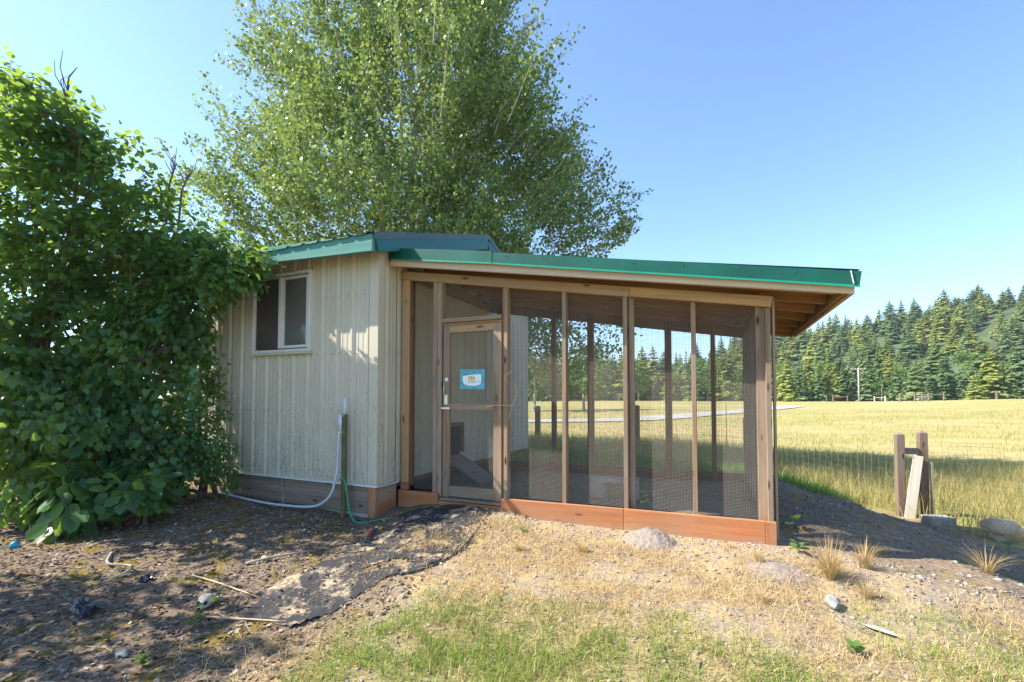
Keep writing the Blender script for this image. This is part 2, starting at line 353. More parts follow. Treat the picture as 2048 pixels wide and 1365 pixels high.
# ------------------------------------------------------------------ ground sheet
def stretch(lo, hi, step, far_lo, far_hi, g=1.16):
    c = list(np.arange(lo, hi+1e-6, step)); s = step; x = c[-1]
    while x < far_hi: s *= g; x += s; c.append(x)
    s = step; x = c[0]; pre = []
    while x > far_lo: s *= g; x -= s; pre.append(x)
    return np.array(pre[::-1]+c)
gx = stretch(-6.6, 3.6, 0.034, -700, 700); gy = stretch(1.2, 8.6, 0.034, -60, 900)
GX, GY = np.meshgrid(gx, gy); nx, ny = len(gx), len(gy)
GZ = height(GX, GY)
idx = np.arange(nx*ny).reshape(ny, nx)
faces = np.stack([idx[:-1, :-1], idx[:-1, 1:], idx[1:, 1:], idx[1:, :-1]], -1).reshape(-1, 4)
gme = arr_mesh('ground', np.stack([GX, GY, GZ], -1).reshape(-1, 3), faces)
gme.polygons.foreach_set('use_smooth', [True]*len(gme.polygons))
for nm, fn in (('lawn', zone_green), ('litter', zone_litter), ('field', zone_field)):
    at = gme.attributes.new(nm, 'FLOAT', 'POINT'); at.data.foreach_set('value', fn(GX, GY).ravel().astype(np.float32))
def ground_material():
    m, nt, out = new_mat('ground_soil_and_grass')
    v = coords(nt, (1, 1, 1), 'Object', False)
    def att(n):
        a = nt.nodes.new('ShaderNodeAttribute'); a.attribute_name = n; return a.outputs['Fac']
    n1 = noise_tex(nt, v, 5.5, 8, 0.7); n2 = noise_tex(nt, v, 38, 6, 0.7); n3 = noise_tex(nt, v, 1.4, 4)
    soil = ramp(nt, [(0.3, (0.17, 0.13, 0.095)), (0.5, (0.31, 0.245, 0.18)), (0.7, (0.45, 0.37, 0.28))]); nt.links.new(n2, soil.inputs[0])
    dry = ramp(nt, [(0.3, (0.26, 0.18, 0.09)), (0.6, (0.46, 0.35, 0.18)), (0.8, (0.6, 0.48, 0.27))]); nt.links.new(n2, dry.inputs[0])
    f = ramp(nt, [(0.43, (0, 0, 0)), (0.58, (1, 1, 1))]); nt.links.new(n1, f.inputs[0])
    col = mixc(nt, soil.outputs[0], dry.outputs[0], f.outputs[0])
    lit = ramp(nt, [(0.3, (0.055, 0.038, 0.025)), (0.48, (0.165, 0.12, 0.085)), (0.66, (0.28, 0.215, 0.155)), (0.8, (0.42, 0.35, 0.27))]); nt.links.new(n2, lit.inputs[0])
    moss = ramp(nt, [(0.52, (0, 0, 0)), (0.63, (1, 1, 1))]); nt.links.new(noise_tex(nt, v, 3.2, 5, 0.6), moss.inputs[0])
    mossc = ramp(nt, [(0.3, (0.09, 0.075, 0.015)), (0.7, (0.27, 0.19, 0.03))]); nt.links.new(n2, mossc.inputs[0])
    litm = mixc(nt, lit.outputs[0], mossc.outputs[0], moss.outputs[0])
    col = mixc(nt, col, litm, att('litter'))
    gr = ramp(nt, [(0.3, (0.15, 0.125, 0.06)), (0.55, (0.30, 0.25, 0.12)), (0.75, (0.36, 0.33, 0.14))]); nt.links.new(n2, gr.inputs[0])
    col = mixc(nt, col, gr.outputs[0], att('lawn'))
    fl1 = ramp(nt, [(0.28, (0.40, 0.30, 0.13)), (0.45, (0.42, 0.335, 0.15)), (0.53, (0.29, 0.28, 0.09)), (0.62, (0.38, 0.325, 0.125)), (0.75, (0.25, 0.26, 0.08))]); nt.links.new(noise_tex(nt, coords(nt, (0.10, 0.30, 1), 'Object', False), 0.6, 8, 0.72), fl1.inputs[0])
    fl2 = ramp(nt, [(0.3, (0.72, 0.72, 0.72)), (0.7, (1.15, 1.15, 1.15))]); nt.links.new(noise_tex(nt, v, 9, 6, 0.7), fl2.inputs[0])
    fl = mixc(nt, fl1.outputs[0], fl2.outputs[0], 1.0, 'MULTIPLY')
    col = mixc(nt, col, fl, att('field'))
    bmp = nt.nodes.new('ShaderNodeMath'); bmp.operation = 'ADD'; nt.links.new(n1, bmp.inputs[0]); nt.links.new(n2, bmp.inputs[1])
    principled(nt, out, col, 0.95, 0, 0.1, bump=bmp.outputs[0], bump_strength=0.6, bump_dist=0.03)
    return m
ground = link('ground', gme, ground_material()); tag(ground, 'uneven dry soil, straw, lawn and open meadow around the coop', 'ground', kind='structure')

# ------------------------------------------------------------------ wooded hill and gravel road
def hill_h(x, y):
    d = np.hypot(x, y); az = np.degrees(np.arctan2(x, y))
    Hh = np.interp(az, [-60, -25, -12, -5, 8, 16, 25, 45, 70], [3, 4, 6, 13, 27, 32, 39, 46, 36])
    return far_h(x, y)-0.6+Hh*sstep(128, 290, d)*(0.9+0.2*fbm(x*.02, y*.02, 61))
aa = np.radians(np.linspace(-60, 70, 110)); dd = np.linspace(118, 420, 60); A, D = np.meshgrid(aa, dd)
hx = D*np.sin(A); hy = D*np.cos(A); hz = hill_h(hx, hy)
i2 = np.arange(hx.size).reshape(hx.shape)
hme = arr_mesh('hill', np.stack([hx, hy, hz], -1).reshape(-1, 3), np.stack([i2[:-1, :-1], i2[:-1, 1:], i2[1:, 1:], i2[1:, :-1]], -1).reshape(-1, 4))
hme.polygons.foreach_set('use_smooth', [True]*len(hme.polygons))
hm = plain('hill_floor', (0.06, 0.085, 0.035), 0.95, 0, 0.5, 0.08)
tag(link('hill', hme, hm), 'low wooded hill rising to the right behind the field', 'hill', kind='structure')
RD = [(-30, 30), (-20, 31.5), (-12.99, 33.7), (-8.96, 36.5), (-4.8, 40.5), (-.23, 50), (3.85, 58.4), (7, 66), (10, 74)]
rp = []
for k in range(len(RD)-1):
    p0 = Vector(RD[max(k-1, 0)]); p1 = Vector(RD[k]); p2 = Vector(RD[k+1]); p3 = Vector(RD[min(k+2, len(RD)-1)])
    for j in range(8):
        t = j/8; rp.append(0.5*((2*p1)+(p2-p0)*t+(2*p0-5*p1+4*p2-p3)*t*t+(3*p1-p0-3*p2+p3)*t**3))
rv = []; rf = []
for k, p in enumerate(rp):
    d = (rp[min(k+1, len(rp)-1)]-rp[max(k-1, 0)]).normalized(); n = Vector((-d.y, d.x))
    for s in (-1.9, -0.6, 0.6, 1.9):
        q = p+n*s; rv.append((q.x, q.y, float(far_h(np.array(q.x), np.array(q.y)))+0.07+(0.04 if abs(s) < 1 else 0)))
    if k: 
        for j in range(3): rf.append((4*k-4+j, 4*k-3+j, 4*k+1+j, 4*k+j))
rme = bpy.data.meshes.new('gravel_road'); rme.from_pydata(rv, [], rf)
tag(link('gravel_road', rme, plain('pale_gravel', (0.36, 0.35, 0.32), 0.95, 0, 0.15, 3)), 'pale gravel road curving across the field', 'road', kind='structure')

# ------------------------------------------------------------------ the coop shed
XC = -3.41; YC = 4.137; YR = 8.75; XL = -6.37
def ribbed(u0, u1, z0, z1, hole=None, pitch=0.229, start=0.0):
    """steel sheet: profile along u, bulging to +n; z0/z1 numbers or functions of u; hole=(ua,ub,za,zb)"""
    us = set()
    k = math.floor((u0-start)/pitch)-1
    prof = []
    while start+k*pitch < u1+pitch:
        c = start+k*pitch
        prof += [(c-.034, 0), (c-.014, .019), (c+.014, .019), (c+.034, 0)]
        for q in (pitch/3+.005, 2*pitch/3-.005): prof += [(c+q-.014, 0), (c+q-.006, .0035), (c+q+.006, .0035), (c+q+.014, 0)]
        k += 1
    prof.sort(); pu = [p[0] for p in prof]; pn = [p[1] for p in prof]
    cut = [u0, u1]+([hole[0], hole[1]] if hole else [])
    allu = sorted(set([u for u in pu if u0 < u < u1]+cut))
    f0 = z0 if callable(z0) else (lambda u: z0); f1 = z1 if callable(z1) else (lambda u: z1)
    V = []; F = []
    for a, b in zip(allu[:-1], allu[1:]):
        na = float(np.interp(a, pu, pn)); nb = float(np.interp(b, pu, pn)); m = (a+b)/2
        spans = [(f0(a), f1(a), f0(b), f1(b))]
        if hole and hole[0] < m < hole[1]: spans = [(f0(a), hole[2], f0(b), hole[2]), (hole[3], f1(a), hole[3], f1(b))]
        for za0, za1, zb0, zb1 in spans:
            i = len(V); V += [(a, na, za0), (b, nb, zb0), (b, nb, zb1), (a, na, za1)]; F.append((i, i+1, i+2, i+3))
    return V, F
coop = thing('coop_shed', 'cream metal-sided coop shed with teal roof trim and sliding window', 'shed', (-4.9, 6.2, 0))
def siding(name, V, F, mat, parent):
    me = bpy.data.meshes.new(name); me.from_pydata(V, [], F); return link(name, me, mat, parent)
WX0, WX1, WZ0, WZ1 = -5.36, -4.38, 1.83, 2.81
def front_bottom(u): return 0.30-0.010*(u-XC)
for a, b in ((XL, -5.45), (-5.45, -4.535), (-4.535, XC)):
    hole = (max(a, WX0+.03), min(b, WX1-.03), WZ0+.03, WZ1-.03)
    V, F = ribbed(a, b, front_bottom, 3.05, hole if hole[0] < hole[1] else None, start=XC-.13)
    siding('siding_panel', [(u, YC-n, z) for u, n, z in V], F, M['siding'], coop)
SL = 0.31; RIDGE = 6.5; EZ = 2.97                 # gable: eaves at the front, ridge along X
def roof_z(y): return EZ+SL*(y-3.84) if y < RIDGE else EZ+SL*(RIDGE-3.84)-SL*(y-RIDGE)
for a, b in ((YC, 5.05), (5.05, 5.97), (5.97, 6.88), (6.88, 7.8), (7.8, YR)):
    V, F = ribbed(a, b, 0.30, lambda u: roof_z(u)-0.05, start=YC+.17)
    siding('siding_panel', [(XC+n, u, z) for u, n, z in V], [f[::-1] for f in F], M['siding'], coop)
MB().box((XL, YC+.05, 0.25), (XL+.05, YR, 2.95)).build('side_wall', M['siding'], coop)
MB().box((XL+.05, YR-.05, 0.25), (XC-.05, YR, 2.95)).build('rear_wall', M['siding'], coop)
MB().box((XL+.06, YC+.08, 0.22), (XC-.06, YR-.06, 0.28)).build('floor', M['deck'], coop)
# corner trim (L) and bottom drip trim
c = MB(); Lp = [(XC-.092, YC-.020), (XC-.092, YC-.026), (XC+.028, YC-.026), (XC+.028, YC+.075), (XC+.022, YC+.075), (XC+.022, YC-.020)]
c.v = [(x, y, z) for z in (.305, 3.0) for x, y in Lp]; c.f = [(k, (k+1) % 6, 6+(k+1) % 6, 6+k) for k in range(6)]+[(5, 4, 3, 2, 1, 0), (6, 7, 8, 9, 10, 11)]; c.build('corner_trim', M['siding'], coop)
c = MB(); c.box((XC+.02, 4.455, .30), (XC+.034, 4.50, 2.9)); c.build('j_trim', M['siding'], coop)
d1 = MB(); d1.v = [(XL, YC-.034, front_bottom(XL)-.012), (XC+.034, YC-.034, .288), (XC+.034, YC-.030, .304), (XL, YC-.030, front_bottom(XL)+.004), (XL, YC+.02, front_bottom(XL)+.006), (XC+.034, YC+.02, .306)]
d1.f = [(0, 1, 2, 3), (3, 2, 5, 4)]; d1.build('drip_trim', M['white'], coop)
d2 = MB().box((XC+.030, YC-.03, .288), (XC+.036, 4.50, .304)); d2.build('drip_trim', M['white'], coop)
# skirt boards and concrete footing
for z0, z1, y in ((0.238, 0.30, .012), (0.112, 0.236, .004), (-0.01, 0.110, .012)):
    board('skirt_board', (XL, YC+y, (z0+z1)/2+.03), (XC-.09, YC+y, (z0+z1)/2), z1-z0, .04, M['skirt'], coop)
board('skirt_board', (XC-.04, YC+.0, -.12), (XC-.04, YC+.0, .295), .10, .05, M['cedar'], coop)
board('skirt_board', (XC+.0, YC+.03, .075), (XC+.0, 4.47, .075), .36, .04, M['cedar'], coop, side=(1, 0, 0))
board('skirt_board', (XC+.0, YC+.03, .279), (XC+.0, 4.47, .279), .045, .045, M['skirt'], coop, side=(1, 0, 0))
MB().box((XL, YC-.004, -.35), (XC-.02, YC+.25, -.012)).build('footing', M['concrete'], coop)
# screws on the sheets
s = MB()
for zz in (0.42, 1.12, 1.78, 2.45):
    k = XC-.13
    while k > XL:
        for du in (.05, -.06):
            if not (WX0-.02 < k+du < WX1+.02 and WZ0-.02 < zz < WZ1+.02): s.tube([(k+du, YC-.004, zz), (k+du, YC-.011, zz)], .006, 6)
        k -= .229
s.build('siding_screws', M['screw'], coop, kind='stuff')
# roof sheets with ribs, ridge cap, fascias
RX0, RX1 = -6.52, -3.22
for (ya, yb) in ((3.80, RIDGE), (RIDGE, 9.1)):
    x = RX0
    while x < RX1-.01:
        xb = min(x+.915, RX1)
        V, F = ribbed(x, xb, 0, 1, start=RX1-.05, pitch=.229)
        if ya < RIDGE: P = [(u, ya+(yb-ya)*t, roof_z(ya)+.022+(roof_z(yb-1e-4)-roof_z(ya))*t+n) for u, n, t in V]
        else: P = [(u, ya+(yb-ya)*t, roof_z(ya)+.022+(roof_z(yb)-roof_z(ya))*t+n) for u, n, t in V]
        siding('roof_sheet', P, F, M['darkmetal'], coop); x = xb
for ya, yb in ((3.86, RIDGE), (RIDGE, 9.05)):
    za, zb = roof_z(ya), roof_z(yb); rt = MB()
    i = len(rt.v)
    for yy, zz in ((ya, za), (yb, zb)):
        rt.v += [(RX0+.05, yy, zz), (RX1-.03, yy, zz), (RX1-.03, yy, zz-.04), (RX0+.05, yy, zz-.04)]
    rt.f += [(i, i+1, i+5, i+4), (i+3, i+2, i+6, i+7), (i+1, i+2, i+6, i+5)]
    rt.build('roof_deck', M['deck'], coop)
rz = roof_z(RIDGE)
rc = MB(); rc.v = [(RX0, RIDGE-.16, rz-.012), (RX0, RIDGE, rz+.05), (RX0, RIDGE+.16, rz-.012), (RX1+.02, RIDGE-.16, rz-.012), (RX1+.02, RIDGE, rz+.05), (RX1+.02, RIDGE+.16, rz-.012)]
rc.f = [(0, 3, 4, 1), (1, 4, 5, 2)]; rc.build('ridge_cap', M['tealmetal'], coop)
# front eave fascia: teal painted rough wood, its line a little out of level
board('eave_fascia', (RX0, 3.845, 3.005), (RX1-.012, 3.845, 2.893), .185, .045, M['teal'], coop)
board('rake_fascia', (RX1-.0, 3.87, roof_z(3.87)-.095), (RX1-.0, RIDGE, roof_z(RIDGE)-.095), .165, .04, M['tealmetal'], coop, side=(1, 0, 0))
board('rake_fascia', (RX1-.0, RIDGE, roof_z(RIDGE)-.095), (RX1-.0, 9.05, roof_z(9.05)-.095), .165, .04, M['tealmetal'], coop, side=(1, 0, 0))
def strip(name, pts, w, h, mat, parent):
    """folded metal trim over the rake: vertical face w/ top lip"""
    b = MB(); 
    for y, z in pts: b.v += [(RX1+.026, y, z-h), (RX1+.030, y, z), (RX1-.10, y, z+.012)]
    for k in range(len(pts)-1): b.f += [(3*k, 3*k+3, 3*k+4, 3*k+1), (3*k+1, 3*k+4, 3*k+5, 3*k+2)]
    return b.build(name, mat, parent)
strip('rake_trim', [(3.80, roof_z(3.8)+.03), (RIDGE, rz+.05)], .1, .075, M['darkmetal'], coop)
strip('rake_trim', [(RIDGE, rz+.05), (9.1, roof_z(9.1)+.03)], .1, .075, M['darkmetal'], coop)

# window (> frame, sash, mullion, panes, screen)
def ring(x0, x1, z0, z1, w, ya, yb):
    b = MB()
    for y in (ya, yb):
        b.v += [(x0, y, z0), (x1, y, z0), (x1, y, z1), (x0, y, z1), (x0+w, y, z0+w), (x1-w, y, z0+w), (x1-w, y, z1-w), (x0+w, y, z1-w)]
    for k in range(4):
        j = (k+1) % 4
        b.f += [(k, j, 4+j, 4+k), (8+j, 8+k, 12+k, 12+j), (j, k, 8+k, 8+j), (4+k, 4+j, 12+j, 12+k)]
    return b
win = ring(WX0, WX1, WZ0, WZ1, .036, YC-.045, YC+.03)
wo = win.build('window', M['white'], coop); bevel_mesh(wo.data, .004)
MB().box((WX0-.02, YC-.06, WZ0-.028), (WX1+.02, YC-.012, WZ0-.004)).build('sill', M['siding'], wo)
MB().box((-4.905, YC-.038, WZ0+.05), (-4.862, YC+.02, WZ1-.05)).build('mullion', M['white'], wo)
sh = ring(-4.861, WX1-.051, WZ0+.051, WZ1-.051, .032, YC-.022, YC+.01)
sh.build('sash', M['white'], wo)
MB().box((-4.829, YC-.008, WZ0+.086), (WX1-.081, YC-.004, WZ1-.086)).build('pane', M['glass'], wo)
MB().box((WX0+.037, YC+.006, WZ0+.051), (-4.906, YC+.010, WZ1-.051)).build('pane', M['glass'], wo)
scr = MB().box((WX0+.037, YC-.012, WZ0+.052), (-4.907, YC-.009, WZ1-.052)).build('insect_screen', M['screen'], wo)

# ------------------------------------------------------------------ the run
YF = 4.52; XR = 0.48
run = thing('chicken_run', 'timber-framed wire mesh chicken run with lean-to roof and green trim', 'chicken run', (-1.4, 5.7, 0.1))
def hdr_top(x): return 2.778-(x+3.365)*0.1665
def fas_bot(x): return 2.062-0.1645*(x-1.0)
SW, SD = .04, .089
# header boards in two lengths
board('header_board', (-3.38, YF+.015, hdr_top(-3.38)-.05), (-.72, YF+.015, hdr_top(-.72)-.05), .098, .04, M['header'], run)
board('header_board', (-.717, YF+.015, hdr_top(-.717)-.047), (XR, YF+.015, hdr_top(XR)-.047), .092, .04, M['header'], run)
# corner post by the shed and the framing studs
board('corner_post', (-3.325, YF+.055, .285), (-3.325, YF+.055, hdr_top(-3.32)-.10), .105, .09, M['header'], run)
board('trim_post', (-3.252, YF+.06, .25), (-3.252, YF+.06, hdr_top(-3.25)-.10), .03, .06, M['rearpost'], run)
for x, z0 in ((-2.022, .20), (-1.375, .20), (-.765, .20), (-.152, .20), (.445, .20)):
    board('stud', (x, YF+.045, z0), (x, YF+.045, hdr_top(x)-.10), SW, SD, M['stud'], run)
for x, w_ in ((-.715, .045), (.395, .075)):       # doubled studs behind the joints
    board('stud', (x, YF+.10, .12), (x, YF+.10, hdr_top(x)-.02), w_, .06, M['stud'], run)
board('stud', (-2.905, YF+.03, .20), (-2.905, YF+.03, hdr_top(-2.9)-.10), .055, .06, M['stud'], run)
board('door_jamb', (-2.845, YF+.045, .16), (-2.845, YF+.045, hdr_top(-2.84)-.10), .055, .089, M['stud'], run)
board('door_jamb', (-2.055, YF+.055, .16), (-2.055, YF+.055, hdr_top(-2.05)-.10), .024, .07, M['rafter'], run)
board('transom', (-2.815, YF+.03, 2.145), (-2.07, YF+.03, 2.145), .045, .075, M['stud'], run)
board('transom', (-2.815, YF+.06, 2.105), (-2.07, YF+.06, 2.105), .03, .09, M['rafter'], run)
# base boards, door sill
board('base_board', (-3.37, YF-.022, .06), (-2.835, YF-.022, .06), .29, .042, M['cedar'], run)
board('base_board', (-3.37, YF+.02, .245), (-3.27, YF+.02, .245), .075, .042, M['cedar'], run)
board('base_board', (-2.832, YF-.012, .06), (-2.055, YF-.012, .06), .13, .05, M['cedar'], run)
board('door_sill', (-2.80, YF+.02, .148), (-2.06, YF+.02, .148), .15, .022, M['stud'], run, side=(0, 0, 1))
board('base_board', (-2.06, YF-.022, .075), (-.785, YF-.022, .085), .27, .042, M['cedar'], run)
board('base_board', (-.782, YF-.022, .085), (.395, YF-.022, .09), .27, .042, M['cedar'], run)
board('base_board', (.438, YF-.024, -.06), (.438, YF-.024, .222), .082, .045, M['cedar'], run)
board('base_board', (XR-.02, YF+.03, .10), (XR-.02, 6.97, .14), .26, .042, M['rearpost'], run, side=(1, 0, 0))
board('base_board', (XC+.03, 6.97, .13), (XR-.05, 6.97, .13), .26, .042, M['rearpost'], run)
# rear and side framing
def under(x): return fas_bot(x)+.06
for x, w_ in ((-3.2, .09), (-2.275, .06), (-1.69, .09), (-1.13, .06), (-.57, .09), (.014, .06), (.44, .11)):
    board('rear_post', (x, 6.95, .1), (x, 6.95, under(x)), w_, .09, M['rearpost'], run)
board('rear_beam', (XC+.02, 6.95, under(XC)-.02), (XR, 6.95, under(XR)-.02), .24, .05, M['deck'], run)
for y in (5.15, 5.75, 6.35):
    board('side_post', (XR-.045, y, .1), (XR-.045, y, under(XR)), .04, .085, M['rearpost'], run, side=(1, 0, 0))
board('side_plate', (XR-.045, YF+.1, under(XR)-.06), (XR-.045, 6.9, under(XR)-.06), .09, .085, M['rafter'], run, side=(1, 0, 0))
board('corner_batten', (XR+.012, YF+.06, .02), (XR+.012, YF+.06, hdr_top(XR)), .02, .06, M['stud'], run)
board('ledger', (XC+.045, YF+.15, under(XC)-.07), (XC+.045, 6.9, under(XC)-.07), .14, .04, M['rafter'], run, side=(1, 0, 0))
# rafters run down the slope, fascias close their ends
for y in (4.515, 4.94, 5.40, 5.91, 6.39, 6.84):
    board('rafter', (XC+.07, y, fas_bot(XC)+.105), (.955, y, fas_bot(.955)+.105), .13, .04, M['rafter'], run)
board('front_fascia', (-3.355, 4.3, fas_bot(-3.355)+.085), (1.02, 4.3, fas_bot(1.02)+.085), .165, .035, M['rough'], run)
board('side_fascia', (1.003, 4.318, fas_bot(1.0)+.085), (1.003, 7.02, fas_bot(1.0)+.085), .16, .035, M['header'], run, side=(1, 0, 0))
board('side_ledger', (.967, 4.318, fas_bot(1.0)+.05), (.967, 7.0, fas_bot(1.0)+.05), .06, .03, M['rafter'], run, side=(1, 0, 0))
board('rear_fascia', (XC+.03, 7.03, fas_bot(XC)+.085), (.985, 7.03, fas_bot(.985)+.085), .16, .035, M['rafter'], run)
dk = MB()
for yy in (4.32, 7.01):
    for xx in (XC+.02, .985): dk.v += [(xx, yy, fas_bot(xx)+.172), (xx, yy, fas_bot(xx)+.188)]
dk.f = [(0, 2, 6, 4), (1, 5, 7, 3), (0, 1, 3, 2), (4, 6, 7, 5), (2, 3, 7, 6), (0, 4, 5, 1)]
dk.build('roof_deck', M['deck'], run)
V, F = ribbed(4.28, 7.08, 0, 1, start=4.4)
x0, x1 = XC+.02, 1.05
siding('roof_sheet', [(x0+(x1-x0)*t, u, fas_bot(x0)+.192+(fas_bot(x1)-fas_bot(x0))*t+n) for u, n, t in V], F, M['green'], run)
# green folded metal trim in two lapped lengths, each with a pale drip lip
def gtop(x): return 2.409-0.173*x
def trim(xa, xb, top, dz, proud, slant, lip):
    b = MB(); h = .107+dz
    for x, sl in ((xa, 0), (xb, slant)):
        z = top(x)
        b.v += [(x, 4.40, z+.004), (x, 4.262-proud, z), (x-sl, 4.256-proud, z-h)]
    b.f = [(0, 3, 4, 1), (1, 4, 5, 2)]
    o = b.build('rake_trim', M['green'], run)
    l = MB()
    for x, sl in ((xa, 0), (xb, slant)):
        z = top(x)-h; l.v += [(x-sl, 4.256-proud, z), (x-sl, 4.235-proud, z-.022)]
    l.f = [(0, 2, 3, 1)]; l.build('drip_lip', M['greenlip'], o)
    return o
trim(-3.36, -2.06, lambda x: 2.767-0.155*(x+2.072)+.012, .012, .004, 0, 0)
tr2 = trim(-2.10, 1.055, gtop, 0, 0, .016, 0)
sc_ = MB()
for x in np.arange(-1.9, 1.0, .42): sc_.tube([(x, 4.262, gtop(x)-.03), (x, 4.254, gtop(x)-.03)], .006, 6)
sc_.build('trim_screws', M['greenlip'], tr2, kind='stuff')
b = MB(); z = gtop(.985)
b.tube([(.985, 4.254, z-.002), (.992, 4.252, z-.05), (1.0, 4.247, z-.107)], .004, 5); b.build('bent_seam', M['white'], tr2)

# hardware cloth: half-inch welded wire, a panel for each bay
def cloth(name, u0, u1, z0, zt, fixed, parent, along='x', pitch=.0127, r=.0009, mat='galv'):
    """wires in the plane; zt function of u for the sloping top"""
    V = []; F = []
    def bar(a, b, horiz):
        i = len(V)
        (ua, za), (ub, zb) = a, b
        offs = ((-r, 0), (0, -r), (r, 0), (0, r))
        for (u, z_) in (a, b):
            for o1, o2 in offs:
                V.append((u, fixed+o2, z_+o1) if horiz else (u+o1, fixed+o2, z_))
        for k in range(4): F.append((i+k, i+(k+1) % 4, i+4+(k+1) % 4, i+4+k))
    n = int((u1-u0)/pitch)
    for k in range(n+1):
        u = u0+k*pitch+random.uniform(-.0006, .0006); bar((u, z0), (u, zt(u)), False)
    zmax = max(zt(u0), zt(u1)); z_ = z0
    slope = (zt(u1)-zt(u0))/(u1-u0)
    while z_ < zmax:
        a, b_ = u0, u1
        if z_ > min(zt(u0), zt(u1)) and abs(slope) > 1e-6:
            uc = u0+(z_-zt(u0))/slope
            if slope < 0: b_ = min(u1, uc)
            else: a = max(u0, uc)
        zz = z_+random.uniform(-.0005, .0005)
        bar((a, zz), (b_, zz), True); z_ += pitch
    if along == 'y': V = [(y, x, z_) for x, y, z_ in V]
    me = bpy.data.meshes.new(name); me.from_pydata(V, [], F)
    return link(name, me, M[mat], parent, kind='stuff')
ht = lambda u: hdr_top(u)-.07
for a, b in ((-3.24, -2.935), (-2.81, -2.07), (-2.0, -1.395), (-1.355, -.785), (-.745, -.172), (-.132, .425)):
    if a == -2.81: cloth('wire_mesh', a, b, 2.165, ht, YF+.088, run)
    else: cloth('wire_mesh', a, b, .215, ht, YF+.088, run)
cloth('wire_mesh', YF+.1, 6.93, .2, lambda u: under(XR)-.05, XR-.09, run, 'y', pitch=.0254, r=.0007, mat='shaded_wire')
for a, b in ((-3.15, -1.73), (-1.65, -.61), (-.53, .39)):
    cloth('wire_mesh', a, b, .25, lambda u: under(u)-.14, 6.90, run, pitch=.0254, r=.0007, mat='shaded_wire')

# the door (> stiles, rails, mesh, handle, latch)
door = board('door', (-2.755, YF+.022, .165), (-2.755, YF+.022, 2.085), .082, .042, M['stud'], run)   # left stile carries the rest
board('stile', (-2.118, YF+.022, .165), (-2.118, YF+.022, 2.085), .095, .042, M['stud'], door)
board('rail', (-2.714, YF+.023, 2.045), (-2.166, YF+.023, 2.045), .08, .04, M['header'], door)
board('rail', (-2.714, YF+.023, 1.172), (-2.166, YF+.023, 1.172), .068, .04, M['stud'], door)
board('rail', (-2.714, YF+.023, .232), (-2.166, YF+.023, .232), .115, .04, M['stud'], door)
cloth('wire_mesh', -2.714, -2.166, .25, lambda u: 2.05, YF+.050, door)
hd = MB(); hd.tube([(-2.765, YF-.002, 1.475), (-2.765, YF-.035, 1.465), (-2.765, YF-.04, 1.38), (-2.765, YF-.035, 1.31), (-2.765, YF-.002, 1.30)], .006, 8)
hd.build('handle', M['steel'], door, smooth=True)
MB().tube([(-2.750, YF-.001, 1.475), (-2.750, YF-.006, 1.475)], .024, 14).build('handle_rose', M['steel'], door); MB().box((-2.775, YF-.005, 1.20), (-2.735, YF-.001, 1.31)).build('latch_plate', M['steel'], door)
MB().box((-2.80, YF-.03, 1.145), (-2.69, YF-.001, 1.165)).build('latch', M['steel'], door)

# sign on the door: teal board, white patch, three small yellow birds
sg = MB().box((-.153, -.004, -.11), (.153, .004, .11)).mesh('door_sign'); bevel_mesh(sg, .002)
SGM = Matrix.Translation((-2.42, YF-.004, 1.474)) @ Matrix.Rotation(R(1.0), 4, 'Y')
sign = tag(link('door_sign', sg, M['signteal'], None, SGM), 'small teal sign with three yellow birds on the mesh door', 'sign')
pw = MB(); ol = [(-.118, .035), (-.05, .048), (0, .052), (.08, .056), (.112, .050), (.112, -.035), (.095, -.058), (.04, -.072), (-.04, -.070), (-.098, -.052), (-.116, -.02)]
pw.v = [(x, -.0062, z) for x, z in ol]+[(x, -.0045, z) for x, z in ol]; n = len(ol)
pw.f = [tuple(range(n-1, -1, -1))]+[(k, (k+1) % n, n+(k+1) % n, n+k) for k in range(n)]
pw.build('white_patch', M['signwhite'], sign, SGM)
for bx, bz in ((-.035, .004), (-.006, .012), (.022, .004)):
    bd = MB(); bd.v = [(bx+.017*math.cos(t), -.0078, bz+.019*math.sin(t)) for t in np.linspace(0, 2*math.pi, 13)[:-1]]; bd.f = [tuple(range(11, -1, -1))]
    o = bd.build('bird', M['signyellow'], sign, SGM)
    MB().box((bx-.009, -.0086, bz+.016), (bx+.009, -.0080, bz+.023)).build('dark_cap', M['signink'], o, SGM); MB().box((bx-.003, -.0086, bz-.032), (bx+.003, -.0080, bz-.018)).build('foot', M['signink'], o, SGM)
for lo, hi in (((-.05, -.0080, -.036), (.03, -.0068, -.032)), ((.03, -.0080, -.026), (.10, -.0068, -.0235)), ((-.11, -.0058, .052), (.03, -.0045, .056))): MB().box(lo, hi).build('pen_line', M['signink'], sign, SGM)
for sx in (-.142, .142):
    for sz in (-.1, .1): MB().tube([(sx, -.004, sz), (sx, -.007, sz)], .004, 8).build('screw', M['steel'], sign, SGM)

